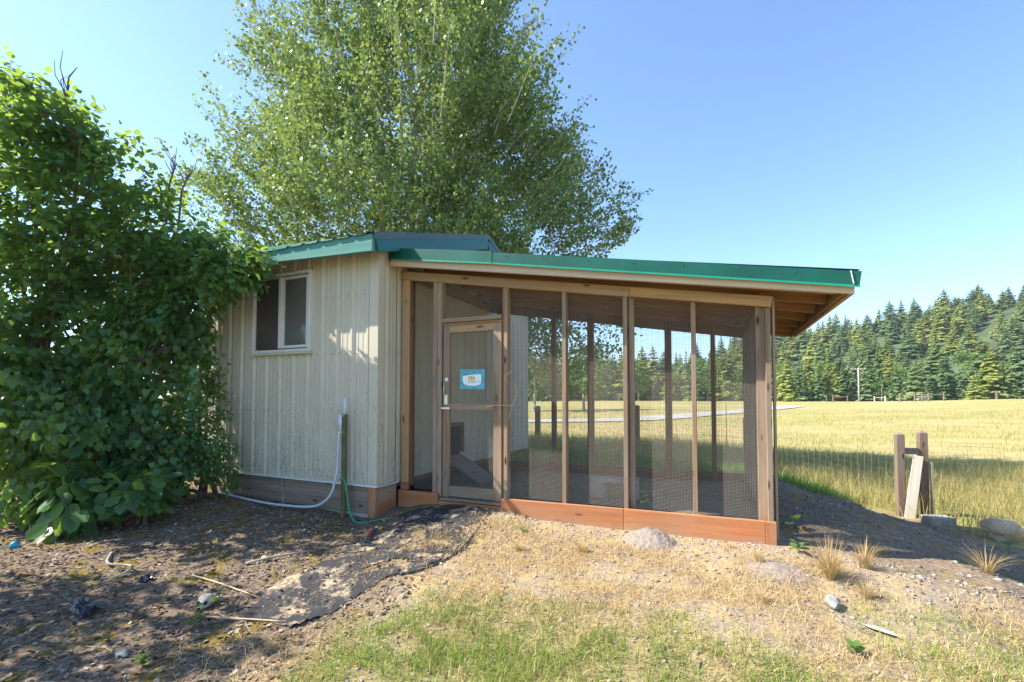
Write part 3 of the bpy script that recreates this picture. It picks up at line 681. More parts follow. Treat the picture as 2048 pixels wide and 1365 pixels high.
# inside the run
nb = thing('nest_box_hatch', 'small dark wooden pop-hole frame on the shed wall inside the run', 'hatch', (XC+.03, 5.7, .55))
board('frame', (XC+.05, 5.44, .90), (XC+.05, 5.97, .90), .05, .06, M['rearpost'], nb, side=(1, 0, 0))
for y in (5.46, 5.95): board('frame', (XC+.05, y, .5), (XC+.05, y, .875), .04, .06, M['rearpost'], nb, side=(1, 0, 0))
MB().box((XC+.022, 5.48, .45), (XC+.030, 5.93, .875)).build('shade_panel', M['black'], nb)  # black panel on the wall paints the dark inside the pop-hole
rb = MB(); rb.v = [(XC+.04, 5.47, .47), (XC+.04, 5.94, .47), (XC+.6, 5.94, .16), (XC+.6, 5.47, .16)]; rb.v += [(x, y, z-.02) for x, y, z in rb.v]
rb.f = [(0, 3, 2, 1), (4, 5, 6, 7), (0, 1, 5, 4), (1, 2, 6, 5), (2, 3, 7, 6), (3, 0, 4, 7)]; rb.build('ramp', M['skirt'], nb)
bk = MB(); Up = [(-.27, -.18), (-.1, -.18), (-.1, 0), (.1, 0), (.1, -.18), (.27, -.18), (.27, .05), (-.27, .05)]
bk.v = [(x, y, z) for y in (-.1, .1) for x, z in Up]; bk.f = [tuple(range(8)), tuple(range(15, 7, -1))]+[(k, 8+k, 8+(k+1) % 8, (k+1) % 8) for k in range(8)]; bk = bk.mesh('step_block'); bevel_mesh(bk, .006)
tag(link('step_block', bk, M['concrete'], None, Matrix.Translation((-1.05, 5.45, .30)) @ Matrix.Rotation(R(8), 4, 'Z')), 'low grey concrete bench block on the run floor', 'block')

# ------------------------------------------------------------------ pipe, stake and hose by the shed
def catmull(P, n=8):
    P = [Vector(p) for p in P]; o = []
    for k in range(len(P)-1):
        a, b, c_, d = P[max(k-1, 0)], P[k], P[k+1], P[min(k+2, len(P)-1)]
        for j in range(n):
            t = j/n; o.append(0.5*((2*b)+(c_-a)*t+(2*a-5*b+4*c_-d)*t*t+(3*b-a-3*c_+d)*t**3))
    o.append(P[-1]); return o
pp = thing('water_pipe', 'sky-tinted white plastic water pipe bending down the shed wall to the ground', 'pipe', (-3.87, 4.0, .05))
MB().tube(catmull([(-3.81, 4.02, 1.05), (-3.835, 4.02, .8), (-3.85, 4.02, .5), (-3.872, 4.0, .33), (-3.90, 3.99, .22), (-4.0, 3.98, .11), (-4.2, 3.97, .04), (-4.7, 3.95, .025), (-5.2, 3.95, .045), (-5.7, 3.98, .075)]), .0135, 10).build('pipe', M['pvc'], pp, smooth=True)
MB().tube([(-3.812, 4.02, .90), (-3.81, 4.02, 1.08)], .024, 10).build('coupling', M['pvc'], pp, smooth=True)
MB().tube([(-3.763, 4.03, 1.06), (-3.758, 4.03, 1.27)], .023, 10).build('riser', M['pvc'], pp, smooth=True)
for z in (.885, 1.0): MB().tube([(-3.812, 4.02, z), (-3.812, 4.02, z+.011)], .0285, 10).build('clamp', M['steel'], pp)
stk = board('wood_stake', (-3.765, 4.03, -.15), (-3.765, 4.03, 1.09), .055, .04, M['stake'], None)
tag(stk, 'mossy brown wooden stake standing against the shed wall', 'stake')
hs = MB().tube(catmull([(-3.80, 4.0, .37), (-3.77, 3.99, .385), (-3.73, 3.99, .375), (-3.715, 4.0, .33), (-3.66, 3.98, .15), (-3.58, 3.94, .02), (-3.48, 3.90, H(-3.48, 3.9)+.015), (-3.36, 3.92, H(-3.36, 3.92)+.012), (-3.24, 4.0, H(-3.24, 4.0)+.012), (-3.12, 4.06, H(-3.12, 4.06)-.01)]), .0095, 8)
tag(hs.build('garden_hose', M['hose'], smooth=True), 'short green garden hose looped over the wooden stake', 'hose')

# ------------------------------------------------------------------ leaves
def frames(d, n):
    """orthonormal frames (k,3,3): columns side, length d, normal n"""
    d = d/np.linalg.norm(d, axis=1, keepdims=True); n = n-(n*d).sum(1, keepdims=True)*d
    n = n/np.maximum(np.linalg.norm(n, axis=1, keepdims=True), 1e-6); s = np.cross(d, n)
    return np.stack([s, d, n], -1)
HEART_V = np.array([(0, 0, 0), (.34, -.04, .05), (.47, .22, .07), (.30, .62, .05), (0, 1.0, -.06), (-.34, -.04, .05), (-.47, .22, .07), (-.30, .62, .05), (0, .28, -.02), (0, .64, -.03)])
HEART_F = np.array([(0, 1, 8), (1, 2, 8), (2, 3, 9), (2, 9, 8), (3, 4, 9), (0, 8, 5), (5, 8, 6), (6, 9, 7), (6, 8, 9), (7, 9, 4)])
OVAL_V = np.array([(0, 0, 0), (.32, .3, .03), (.28, .7, .03), (0, 1, -.03), (-.28, .7, .03), (-.32, .3, .03)])
OVAL_F = np.array([(0, 1, 2), (0, 2, 3), (0, 3, 4), (0, 4, 5)])
ROUND_V = np.array([(0, 0, 0), (.42, .22, .02), (.42, .62, .0), (0, 1, 0), (-.42, .62, .0), (-.42, .22, .02)])
def place(V, F, pos, fr, size):
    k = len(pos); v = np.einsum('kij,vj->kvi', fr, V)*size[:, None, None]+pos[:, None, :]
    f = F[None]+(np.arange(k)*len(V))[:, None, None]
    return v.reshape(-1, 3), f.reshape(-1, F.shape[1])
def rand_unit(n):
    v = RNG.normal(size=(n, 3)); return v/np.linalg.norm(v, axis=1, keepdims=True)
heart_me = arr_mesh('leaf', HEART_V, HEART_F); heart_me.materials.append(M['lilac'])

def lilac(name, label, base, blobs, stems, n_clumps, per, leaf, n_parts=0, V=HEART_V, F=HEART_F, mat='lilac', name_leaf='leaf', spread=.17, group=None, cat='bush', trim_wall=True, shell=.5):
    t = thing(name, label, cat, (base[0], base[1], H(base[0], base[1])), group)
    blobs = [(np.array(c_), np.array(r_)) for c_, r_ in blobs]; vol = np.array([r_.prod() for _, r_ in blobs]); vol = vol**.5; vol /= vol.sum()
    ctr = []
    for k in RNG.choice(len(blobs), n_clumps, p=vol):
        c_, r_ = blobs[k]; ctr.append(c_+rand_unit(1)[0]*r_*(RNG.random()**shell))
    ctr = np.array(ctr); 
    # lumpy outline: drop clumps where a coarse noise is low
    keep = np.array([mnoise.noise(Vector(p)*1.5) > -.42 for p in ctr]) & (ctr[:, 2] > height(ctr[:, 0], ctr[:, 1])+.1)
    if trim_wall: keep &= ~((ctr[:, 1] > YC-.12) & (ctr[:, 0] > XL-.05))
    ctr = ctr[keep]; k = len(ctr)
    n = k*per; ci = np.repeat(np.arange(k), per)
    off = rand_unit(n)*(RNG.random(n)**.6)[:, None]*spread*np.array([1, 1, .8]); pos = ctr[ci]+off
    mid = np.mean([c_ for c_, _ in blobs], 0); outw = pos-mid; outw /= np.linalg.norm(outw, axis=1, keepdims=True)+1e-6
    d = outw*.5+off/spread*.5+rand_unit(n)*.5+np.array([0, 0, -.65]); nr = outw*.6+rand_unit(n)*.55+np.array([0, 0, .75])
    fr = frames(d, nr); size = leaf*RNG.uniform(.65, 1.2, n)
    if trim_wall:
        ok = ~((pos[:, 1]+size > YC-.05) & (pos[:, 0] > XL-.1) & (pos[:, 0] < XC+.2)) & (pos[:, 2] > height(pos[:, 0], pos[:, 1])+.03)
        pos, fr, size, ci = pos[ok], fr[ok], size[ok], ci[ok]
    cd = np.linalg.norm(pos-np.array([0, 0, CAM_Z]), axis=1)
    order = np.argsort(cd); 
    sel = np.zeros(len(pos), bool)
    if n_parts:
        front = order[:int(len(order)*.35)]; sel[RNG.choice(front, min(n_parts, len(front)), replace=False)] = True
        for i in np.where(sel)[0]:
            mw = Matrix(fr[i]*size[i]).to_4x4(); mw.translation = Vector(pos[i]); link(name_leaf, heart_me, None, t, mw)
    v, f = place(V, F, pos[~sel], fr[~sel], size[~sel])
    link('foliage', arr_mesh('foliage', v, f), M[mat], t, kind='stuff')
    # stems rise from the base, twigs reach the clumps
    sb = []
    for s_ in range(stems):
        cs = ctr[(ctr[:, 0] < -6.1) | (ctr[:, 2] < 1.7)] if trim_wall and len(ctr) > 300 else ctr; tgt = cs[RNG.integers(len(cs))]; b0 = np.array([base[0], base[1], 0])+np.array([RNG.normal()*base[2], RNG.normal()*base[2], 0]); b0[2] = H(b0[0], b0[1])-.05
        P = []
        for q in np.linspace(0, 1, 9):
            p = b0*(1-q)+tgt*q; p[2] = b0[2]+(tgt[2]-b0[2])*q**.75; p = p+.05*np.array([math.sin(7*q+s_), math.cos(6*q+2*s_), 0]); P.append(p)
        sb.append(P); MB().tube([tuple(p) for p in P], [.028*(1-.8*q)+.004 for q in np.linspace(0, 1, 9)], 6).build('stem', M['bark'], t, smooth=True)
    allp = np.array([p for P in sb for p in P[3:]]); tw = MB()
    for c_ in ctr[::2]:
        q = allp[np.argmin(((allp-c_)**2).sum(1))]
        if ((q-c_)**2).sum() > .45: continue
        m_ = (q+c_)/2+np.array([0, 0, .06]); tw.tube([tuple(q), tuple(m_), tuple(c_)], [.007, .005, .002], 4, False)
    tw.build('twigs', M['bark'], t, kind='stuff')
    return t
lilac('lilac_bush', 'tall lilac bush with heart-shaped leaves at the far left, dead twigs on top', (-7.1, 2.6, .3),
      [((-7.35, 2.35, 3.4), (1.15, 1.15, 1.75)), ((-7.0, 2.5, 1.6), (1.0, .8, 1.3)), ((-6.5, 2.6, .8), (.85, .6, .85)), ((-7.2, 2.9, .9), (.9, .6, 1.0)), ((-6.8, 2.7, 4.2), (.5, .5, .7))], 10, 1050, 16, .078, 300)
lb2 = lilac('lilac_bush', 'lilac bush beside the shed, one branch hanging over its roof corner', (-6.6, 3.5, .25),
      [((-6.75, 3.05, 3.1), (.85, .75, 1.55)), ((-6.3, 3.5, 2.7), (.75, .55, 1.35)), ((-5.6, 3.5, 2.95), (.55, .3, .38)), ((-5.05, 3.52, 2.82), (.45, .2, .33)), ((-4.72, 3.55, 2.70), (.30, .15, .27)), ((-5.2, 3.5, 2.55), (.40, .16, .22)), ((-6.35, 3.25, 1.3), (.8, .5, 1.2)), ((-6.1, 3.2, .55), (.75, .45, .6)), ((-5.95, 3.6, 2.1), (.4, .3, .9))], 10, 1300, 15, .075, 300)
ob = lb2
MB().tube(catmull([(-6.55, 3.5, 1.6), (-6.1, 3.5, 2.5), (-5.6, 3.5, 2.88), (-5.1, 3.52, 2.82), (-4.75, 3.55, 2.7)], 5), [.026*(1-.85*i/20)+.003 for i in range(21)], 6).build('stem', M['bark'], ob, smooth=True)
lilac('lilac_bush', 'lilac bush growing towards the viewer at the left edge of the yard', (-7.2, .3, .35),
      [((-6.9, .1, 2.9), (1.0, .95, 2.0)), ((-6.8, -1.2, 2.8), (1.1, .9, 2.0))], 9, 470, 13, .095)
lilac('wild_rose_shrub', 'small-leaved shrub climbing against the lower left shed wall', (-5.75, 3.72, .18),
      [((-5.7, 3.62, .75), (.5, .28, .7)), ((-5.5, 3.75, .45), (.35, .2, .4)), ((-5.72, 3.85, 1.5), (.22, .10, .55)), ((-6.15, 3.5, .7), (.4, .3, .6))], 8, 300, 17, .052, 0, OVAL_V, OVAL_F, 'lilac', spread=.13, cat='shrub')
lilac('broad_leaf_plant', 'bushy plant with large drooping leaves at the foot of the lilac', (-5.45, 2.85, .08),
      [((-5.45, 2.85, .30), (.38, .28, .26))], 7, 52, 9, .15, 0, OVAL_V, OVAL_F, 'lilac', spread=.13, cat='plant', trim_wall=False)
lilac('broad_leaf_plant', 'large-leaved plant at the left leaning out from the lilac shade', (-5.95, 2.55, .08),
      [((-5.85, 2.55, .42), (.42, .25, .38)), ((-5.55, 2.42, .2), (.2, .14, .14))], 6, 42, 8, .17, 0, OVAL_V, OVAL_F, 'lilac', spread=.14, cat='plant', trim_wall=False)
# dead twigs standing out of the lilac tops
dt = thing('dead_branch', 'bare dead twigs sticking up from the lilac top against the sky', 'branch', (-6.8, 2.75, 4.4))
for bx, by, bz, h in ((-6.78, 2.72, 4.45, .75), (-6.22, 3.55, 3.95, .5), (-6.1, 3.62, 3.85, .42)):
    b = MB(); b.tube([(bx, by, bz-.5), (bx+.05, by, bz), (bx+.12, by+.03, bz+h*.5)], [.014, .011, .008], 5)
    for k in range(6):
        a = RNG.uniform(-1, 1); z0 = bz+h*RNG.uniform(.2, .5); x0 = bx+.05+.1*(z0-bz)/h
        b.tube([(x0, by+.02, z0), (x0+.10*a, by+RNG.uniform(-.06, .06), z0+h*.25), (x0+.17*a, by+RNG.uniform(-.08, .08), z0+h*RNG.uniform(.35, .55))], [.006, .0045, .003], 4)
    b.build('twig', M['bark'], dt)

# ------------------------------------------------------------------ the big aspen behind the shed
def aspen():
    bx, by = -8.05, 11.45; bz = H(bx, by)
    t = thing('aspen_tree', 'large light green aspen tree towering behind the coop', 'tree', (bx, by, bz))
    Rz = lambda z: np.interp(z, [1.2, 3, 5.5, 8, 10, 13, 15, 17.2], [2.4, 4.1, 5.4, 5.3, 4.5, 3.0, 2.0, .4])
    tr = MB(); stems = []
    for k in range(4):
        a = k*1.6+.4; P = [(bx+.25*math.cos(a), by+.25*math.sin(a), bz-.1)]
        for z in np.linspace(2, 15.5-k*1.2, 8): q = z/16; P.append((bx+(.3+1.6*q)*math.cos(a)+.15*math.sin(z), by+(.3+1.6*q)*math.sin(a)+.15*math.cos(z*1.3), bz+z))
        stems.append(np.array(P)); tr.tube(P, [.20*(1-.85*i/8)+.015 for i in range(9)], 8)
    tr.build('trunk', M['aspenbark'], t, smooth=True)
    br = MB(); pos = []; dirs = []
    def leaves_along(P0, P1, n):
        s_ = RNG.random(n)**.8; p = P0[None]*(1-s_[:, None])+P1[None]*s_[:, None]; pos.append(p+RNG.normal(size=(n, 3))*.075); dirs.append(np.repeat((P1-P0)[None], n, 0))
    for k in range(120):                                # limbs
        z = RNG.uniform(1.2, 14.5); st = stems[k % 4]; o = np.array([np.interp(z, st[:, 2]-bz, st[:, i]) for i in range(3)])
        az = RNG.uniform(0, 2*math.pi); L = max(.6, float(Rz(z+1.5))*RNG.uniform(.6, .95)-.4); tip = np.array([bx+math.cos(az)*L, by+math.sin(az)*L, o[2]+L*RNG.uniform(.25, .8)])
        mid_ = (o+tip)/2+np.array([0, 0, -.2]); br.tube([tuple(o), tuple(mid_), tuple(tip)], [.035, .022, .006], 5, False)
    m = 0
    while m < 6200:                                     # leafy shoots
        z = RNG.uniform(1.3, 17.2); r_ = float(Rz(z))
        if RNG.random() > (r_/6.3)**2+.04: continue
        az = RNG.uniform(0, 2*math.pi); 
        if math.sin(az-.62) > .1 and RNG.random() < .45: continue      # fewer on the far side
        rim = .82+.36*mnoise.noise(Vector((math.cos(az)*2.2, math.sin(az)*2.2, z*.42)))+.12*mnoise.noise(Vector((math.cos(az)*6, math.sin(az)*6, z*1.1+9)))
        rr = r_*rim*RNG.random()**.42; hd_ = np.array([math.cos(az), math.sin(az), 0]); p0 = np.array([bx, by, bz+z])+hd_*rr
        if mnoise.noise(Vector(p0)*.8) < -.04 and RNG.random() < .92: continue
        dv = hd_*(.35+.75*rr/r_)+np.array([0, 0, RNG.uniform(.15, 1.1)])+rand_unit(1)[0]*.45; dv /= np.linalg.norm(dv); l = RNG.uniform(.55, 1.25); p1 = p0+dv*l
        br.tube([tuple(p0), tuple(p1)], [.008, .002], 3, False); leaves_along(p0, p1, 34); m += 1
    for az, z, r0 in ((21, 3.0, 4.3), (28, 2.5, 4.6), (15, 3.6, 5.2), (-8, 3.3, 5.0), (-20, 2.8, 4.6), (5, 2.3, 4.2)):   # low outer sprays on the right
        hd_ = np.array([math.cos(R(az)), math.sin(R(az)), 0])
        for j in range(26):
            p0 = np.array([bx, by, bz+z])+hd_*(r0+RNG.uniform(-1.6, .9))+RNG.normal(size=3)*np.array([.4, .4, .3]); p1 = p0+(hd_+RNG.normal(size=3)*.4)*.6; leaves_along(p0, p1, 26)
    for k in range(150):                                # long leaders breaking the outline
        z = RNG.uniform(2.5, 16); az = RNG.uniform(0, 2*math.pi); r_ = float(Rz(z))*RNG.uniform(.72, .95); hd_ = np.array([math.cos(az), math.sin(az), 0]); p0 = np.array([bx, by, bz+z])+hd_*r_
        dv = hd_*RNG.uniform(.35, .9)+np.array([0, 0, RNG.uniform(.4, 1)]); p1 = p0+dv/np.linalg.norm(dv)*RNG.uniform(1.0, 1.9); br.tube([tuple(p0), tuple(p1)], [.012, .003], 4, False); leaves_along(p0, p1, 46)
    br.build('branches', M['aspenbark'], t, kind='stuff')
    pos = np.concatenate(pos); dirs = np.concatenate(dirs); n = len(pos)
    pos, dirs = pos[pos[:, 2] > bz+1.9], dirs[pos[:, 2] > bz+1.9]; n = len(pos)
    d = dirs/np.linalg.norm(dirs, axis=1, keepdims=True)*.3+rand_unit(n)*.8+np.array([0, 0, -.5]); nr = rand_unit(n)+np.array([-.2, -.3, .3])
    v, f = place(ROUND_V, np.array([(0, 1, 2, 3, 4, 5)]), pos, frames(d, nr), RNG.uniform(.055, .092, n))
    link('crown', arr_mesh('crown', v, f), M['aspen'], t, kind='stuff')
aspen()

# ------------------------------------------------------------------ conifers and the tree line
def conifer_mesh(h, rad, levels, seed, taper=.85, droop=.25):
    rg = np.random.default_rng(seed); V = []; F = []
    def tri(a, b, c_): i = len(V); V.extend([a, b, c_]); F.append((i, i+1, i+2))
    for l in range(levels):
        q = (l+rg.uniform(-.3, .3))/levels; z = h*(.05+.94*max(q, 0)); L0 = rad*(1-max(q, 0))**taper*(.75+.35*rg.random())+.15
        nb = 7 if q < .6 else 5
        for b in range(nb):
            a = 2*math.pi*(b+rg.random())/nb; L = L0*rg.uniform(.65, 1.12); dv = np.array([math.cos(a), math.sin(a), 0]); sv = np.array([-math.sin(a), math.cos(a), 0])
            p0 = np.array([0, 0, z]); zt = -droop*L+rg.uniform(-.15, .2)*L
            for s_ in (.2, .4, .58, .74, .88, 1.0):
                p = p0+dv*L*s_*.9+sv*rg.normal()*.10*L+np.array([0, 0, zt*s_+rg.normal()*.05*L]); w = L*(.34-.16*s_)*rg.uniform(.7, 1.3); hh = rg.uniform(.55, 1.25)*w+.12
                q1 = p+sv*w+dv*rg.normal()*.2*w; q2 = p-sv*w+dv*rg.normal()*.2*w; e = p+dv*hh*.75-np.array([0, 0, hh*.75])+sv*rg.normal()*.3*w
                tri(q1, q2, e); tri(p+np.array([0, 0, .25*w]), e+sv*w*.5, q1+dv*w*.5); tri(q2+dv*w*.5, e-sv*w*.5, p+np.array([0, 0, .25*w]))
    for k in range(4): a = k*1.57; tri(np.array([.18*math.cos(a), .18*math.sin(a), h*.93]), np.array([.18*math.cos(a+1.6), .18*math.sin(a+1.6), h*.93]), np.array([0, 0, h*1.03]))
    return arr_mesh('crown', np.array(V), np.array(F))
def broad_mesh(h, rad, n, seed):
    rg = np.random.default_rng(seed); c_ = []
    for k in range(16):
        a = rg.uniform(0, 6.28); z = h*rg.uniform(.25, .9); r_ = rad*(1-abs(z/h-.5)*1.1)*rg.random()**.5; c_.append((r_*math.cos(a), r_*math.sin(a), z))
    c_ = np.array(c_); p = c_[rg.integers(16, size=n)]; u = rg.normal(size=(n, 3)); u /= np.linalg.norm(u, axis=1, keepdims=True); p = p+u*rad*.42*(rg.random(n)**.4)[:, None]
    d = rg.normal(size=(n, 3)); nr = u+rg.normal(size=(n, 3))*.5
    v, f = place(OVAL_V, OVAL_F, p, frames(d, nr), rg.uniform(.3, .6, n)); return arr_mesh('crown', v, f)
protos = []
for k in range(8):
    h = 1.0; me = conifer_mesh(18, [3.3, 3.8, 2.9, 4.2, 3.2, 3.6, 2.6, 3.9][k], [34, 32, 36, 30, 34, 30, 38, 30][k], 100+k, [.85, .8, .95, .7, .85, .65, .9, .75][k], [.22, .1, .3, .05, .35, .0, .25, .15][k])
    me.materials.append(M['needle%d' % (k % 3)]); protos.append(me)
bro = [broad_mesh(12, 3.6, 1500, 7+k) for k in range(2)]
for b_ in bro: b_.materials.append(M['broad'])
tk = MB().tube([(0, 0, -.6), (0, 0, 6), (0, 0, 17.3)], [.26, .2, .03], 6).mesh('trunk'); tk.materials.append(M['conbark'])
tk2 = MB().tube([(0, 0, -.6), (.1, 0, 4), (0, 0, 9)], [.2, .15, .05], 6).mesh('trunk'); tk2.materials.append(M['aspenbark'])
def tree(x, y, z, s, k, rot, label, group, broad=False):
    o = link('broadleaf_tree' if broad else 'conifer_tree', None, mw=Matrix.Translation((x, y, z)) @ Matrix.Rotation(rot, 4, 'Z') @ Matrix.Diagonal((s[0], s[0], s[1], 1)))
    tag(o, label, 'tree', group)
    link('trunk', tk2 if broad else tk, None, o, WM[o.name]); link('crown', bro[k % 2] if broad else protos[k % 8], None, o, WM[o.name])
    return o
rg = np.random.default_rng(5)
KIND = ['dark green', 'yellowish', 'mid green']
def polar(az, d): return d*math.sin(R(az)), d*math.cos(R(az))
def sector(az):
    px = 1024+930*math.tan(R(az+YAW))
    for lim, w_ in ((1005, 'behind the shed'), (1125, 'through the bay beside the door'), (1250, 'through the second mesh bay'), (1385, 'through the third mesh bay'), (1555, 'through the last mesh bay'),
                    (1640, 'just right of the run corner'), (1695, 'left of the utility pole'), (1745, 'behind the utility pole'), (1812, 'left of the far gate'), (1870, 'behind the far gate'), (1960, 'right of the far gate')):
        if px < lim: return w_
    return 'at the right picture edge'
def tall(z_, a=70, b=98): return 'tall' if z_ > b else 'short' if z_ < a else 'middling'
for i in range(100):                                 # front rows
    az = -25+53*((i*37) % 100+rg.uniform(-.4, .4))/100; row = i % 2; d = rg.uniform(120, 129) if row == 0 else rg.uniform(131, 146); x, y = polar(az, d)
    if abs(az-12.6) < .9 and d < 128: x, y = polar(az, 131)
    sz = rg.uniform(52, 105) if row == 0 else rg.uniform(75, 128); s = sz*d*math.cos(R(az+YAW))/930/18; k = int(rg.integers(8)); z = max(float(far_h(np.array(x), np.array(y))), float(hill_h(np.array(x), np.array(y))))
    if (az < -8 and rg.random() < .5) or rg.random() < .1:
        sc = s*1.3; tree(x, y, z, (sc*1.3, sc), k, rg.uniform(0, 6), 'pale green %s broadleaf tree, %s' % (tall(sz), sector(az)), 'trees at the field edge', True)
    else: tree(x, y, z, (s*rg.uniform(1.0, 1.9), s), k, rg.uniform(0, 6), '%s %s conifer, %s, %s' % (tall(sz), KIND[k % 3], 'front row' if row == 0 else 'second row', sector(az)), 'trees at the field edge')
pa, pd = rg.permutation(198), rg.permutation(198)
for i in range(198):                                 # hillside
    az = 2+26*(pa[i]+rg.uniform(-.5, .5))/198 if i % 9 else rg.uniform(-10, 2); d = 148+150*(pd[i]/198)**.65; x, y = polar(az, d); z = float(hill_h(np.array(x), np.array(y)))
    sz = rg.uniform(36, 70)*(1.25 if d < 200 else 1); s = sz*d*math.cos(R(az+YAW))/930/18; k = int(rg.integers(8))
    tree(x, y, z, (s*rg.uniform(1.1, 2.3), s), k, rg.uniform(0, 6), '%s %s conifer on the %s, %s' % (tall(sz, 50, 68), KIND[k % 3], 'lower hillside' if d < 195 else 'middle hillside' if d < 245 else 'hilltop', sector(az)), 'conifers on the hillside')
by_label = {}
for o in [o for o in bpy.data.objects if o.get('category') == 'tree' and o.get('group')]: by_label.setdefault(o['label'], []).append(o)
for lb, os_ in by_label.items():
    os_.sort(key=lambda o: math.atan2(WM[o.name].translation.x, WM[o.name].translation.y)); n = len(os_)
    if n > 1:
        for i, o in enumerate(os_): o['label'] = lb+', '+('leftmost' if i == 0 else 'rightmost' if i == n-1 else ['', 'second', 'third', 'fourth', 'fifth', 'sixth', 'seventh', 'eighth', 'ninth', 'tenth'][min(i, 9)]+' one')
tree(13.6, 106, float(far_h(np.array(13.6), np.array(106.))), (.62, .5), 1, 1.0, 'small lone conifer standing out in front of the tree line', None)
tree(-26, 26, float(far_h(np.array(-26.), np.array(26.))), (.8, .66), 0, 2.0, 'conifer top showing between the lilac and the aspen', None)
tree(-36, 24, float(far_h(np.array(-36.), np.array(24.))), (.9, .5), 3, 3.0, 'conifer hidden behind the lilac at the far left', None)
for x, y, k in ((-19.5, 52, 0), (-14.5, 56, 1)):
    tree(x, y, float(far_h(np.array(float(x)), np.array(float(y)))), (1.0, .62), k, x, 'round broadleaf tree on the lawn, %s' % sector(math.degrees(math.atan2(x, y))), 'broadleaf trees behind the coop', True)

# ------------------------------------------------------------------ grass (nobody could count it)
def blades(name, label, x0, x1, y0, y1, n, dens, hmin, hmax, w, mat, lean=.5, seed=1, cat='grass'):
    rg_ = np.random.default_rng(seed); x = rg_.uniform(x0, x1, n); y = rg_.uniform(y0, y1, n)
    k = rg_.random(n) < dens(x, y); x, y = x[k], y[k]; n = len(x); z = height(x, y)-.005
    h = rg_.uniform(hmin, hmax, n)*(.6+.8*fbm(x*1.3, y*1.3, 77)); a = rg_.uniform(0, 2*math.pi, n); ln = lean*rg_.uniform(.2, 1.3, n)
    dx = np.cos(a); dy = np.sin(a); sa = rg_.uniform(0, 2*math.pi, n); sx = np.cos(sa)*w; sy = np.sin(sa)*w
    b = np.stack([x, y, z], -1); S = np.stack([sx, sy, sx*0], -1); Dv = np.stack([dx, dy, dx*0], -1); up = np.array([0, 0, 1.])
    cl = np.clip(1-ln*.55, .15, 1)
    m_ = b+Dv*(h*ln*.30)[:, None]+up*(h*.55*np.clip(cl*1.15, 0, 1))[:, None]; tip = b+Dv*(h*ln*.95)[:, None]+up*(h*cl)[:, None]
    v = np.stack([b-S, b+S, m_-S*.75, m_+S*.75, tip], 1).reshape(-1, 3); i = (np.arange(n)*5)[:, None]
    f = np.concatenate([i+np.array([[0, 1, 3]]), i+np.array([[0, 3, 2]]), i+np.array([[2, 3, 4]])])
    o = link(name, arr_mesh(name, v, f), M[mat]); return tag(o, label, cat, kind='stuff')
blades('lawn_grass', 'short patchy green grass in the foreground below the run', -2.6, 2.6, 1.0, 3.9, 200000, lambda x, y: zone_green(x, y)**1.2*np.clip(fbm(x*5, y*5, 15)*3.2-.85, .03, 1), .03, .095, .0018, 'lawn', .8, 21)
def dryden(x, y):
    d = np.clip(fbm(x*2.6, y*2.6, 17)*3.2-.95, 0.03, 1)*(1-.8*zone_litter(x, y)); e = sstep(.12, .45, 4.45-y)
    return d*e*(1-.55*zone_green(x, y))
blades('dry_grass', 'dry trampled straw-coloured grass on the bank before the run', -2.6, 3.4, 1.1, 5.2, 170000, dryden, .04, .14, .0016, 'drygrass', 1.7, 22)
def tallden(x, y):
    inrun = (x < XR+.1) & (y < 7.3); d = zone_field(x, y)*np.clip(fbm(x*1.2, y*1.2, 19)*2-.2, .15, 1); return np.where(inrun, 0, d)
blades('meadow_grass', 'tall yellow-green meadow grass along the wire fence', -6, 9, 7.4, 15, 80000, tallden, .22, .55, .0032, 'tallgrass', .5, 23)
blades('meadow_grass', 'thin tall grass of the open field further out', -16, 40, 15, 60, 70000, lambda x, y: np.clip(1.25-(y-15)/70, .1, 1)*np.clip(fbm(x*.35, y*.35, 83)*2.2-.35,   .1, 1), .16, .34, .008, 'tallgrass', .6, 24)
blades('rear_lawn', 'shaded green grass just behind the run', -4, 1.8, 7.2, 10.5, 26000, lambda x, y: np.full_like(x, .9), .08, .28, .003, 'weed', .5, 25)

def tuft(label, x, y, n, hgt, spread, seed, mat='drygrass'):
    rg_ = np.random.default_rng(seed); z0 = H(x, y)-.01; V = []; F = []
    for k in range(n):
        a = rg_.uniform(0, 6.28); ln = spread*rg_.random()**.7; h = hgt*rg_.uniform(.5, 1.05)*(1-.35*ln); r0 = .035*rg_.random()
        b = np.array([x+r0*math.cos(a), y+r0*math.sin(a), z0]); dv = np.array([math.cos(a), math.sin(a), 0]); sv = np.array([-math.sin(a), math.cos(a), 0])*.0016
        i = len(V); L = []
        for q in (0, .4, .75, 1): L.append(b+dv*h*ln*q**1.7+np.array([0, 0, h*(q-.35*ln*q*q)]))
        for q, p in enumerate(L[:3]): V += [p-sv*(1-.2*q), p+sv*(1-.2*q)]
        V.append(L[3]); F += [(i, i+1, i+3, i+2), (i+2, i+3, i+5, i+4)]; F.append((i+4, i+5, i+6))
    me = bpy.data.meshes.new('grass_tuft'); me.from_pydata([tuple(p) for p in V], [], F)
    return tag(link('grass_tuft', me, M[mat]), label, 'grass tuft', 'dry bunchgrass tufts')
tuft('largest dry grass tuft, spreading golden blades right of the run corner', .75, 3.98, 320, .36, .9, 1)
tuft('dry grass tuft at the edge of the run shadow', 1.02, 4.25, 170, .27, .8, 2)
tuft('small orange-tan grass tuft below the largest tuft', .93, 3.85, 110, .17, .6, 3)
tuft('sparse dry grass tuft at the right frame edge in front of the boulder', 1.95, 4.85, 110, .34, 1.1, 4)
tuft('pale dry grass tuft near the middle of the base board', -1.02, 3.84, 100, .14, 1.0, 5)
tuft('short golden grass tuft below the left end of the base board', -1.5, 3.62, 80, .11, .7, 6)
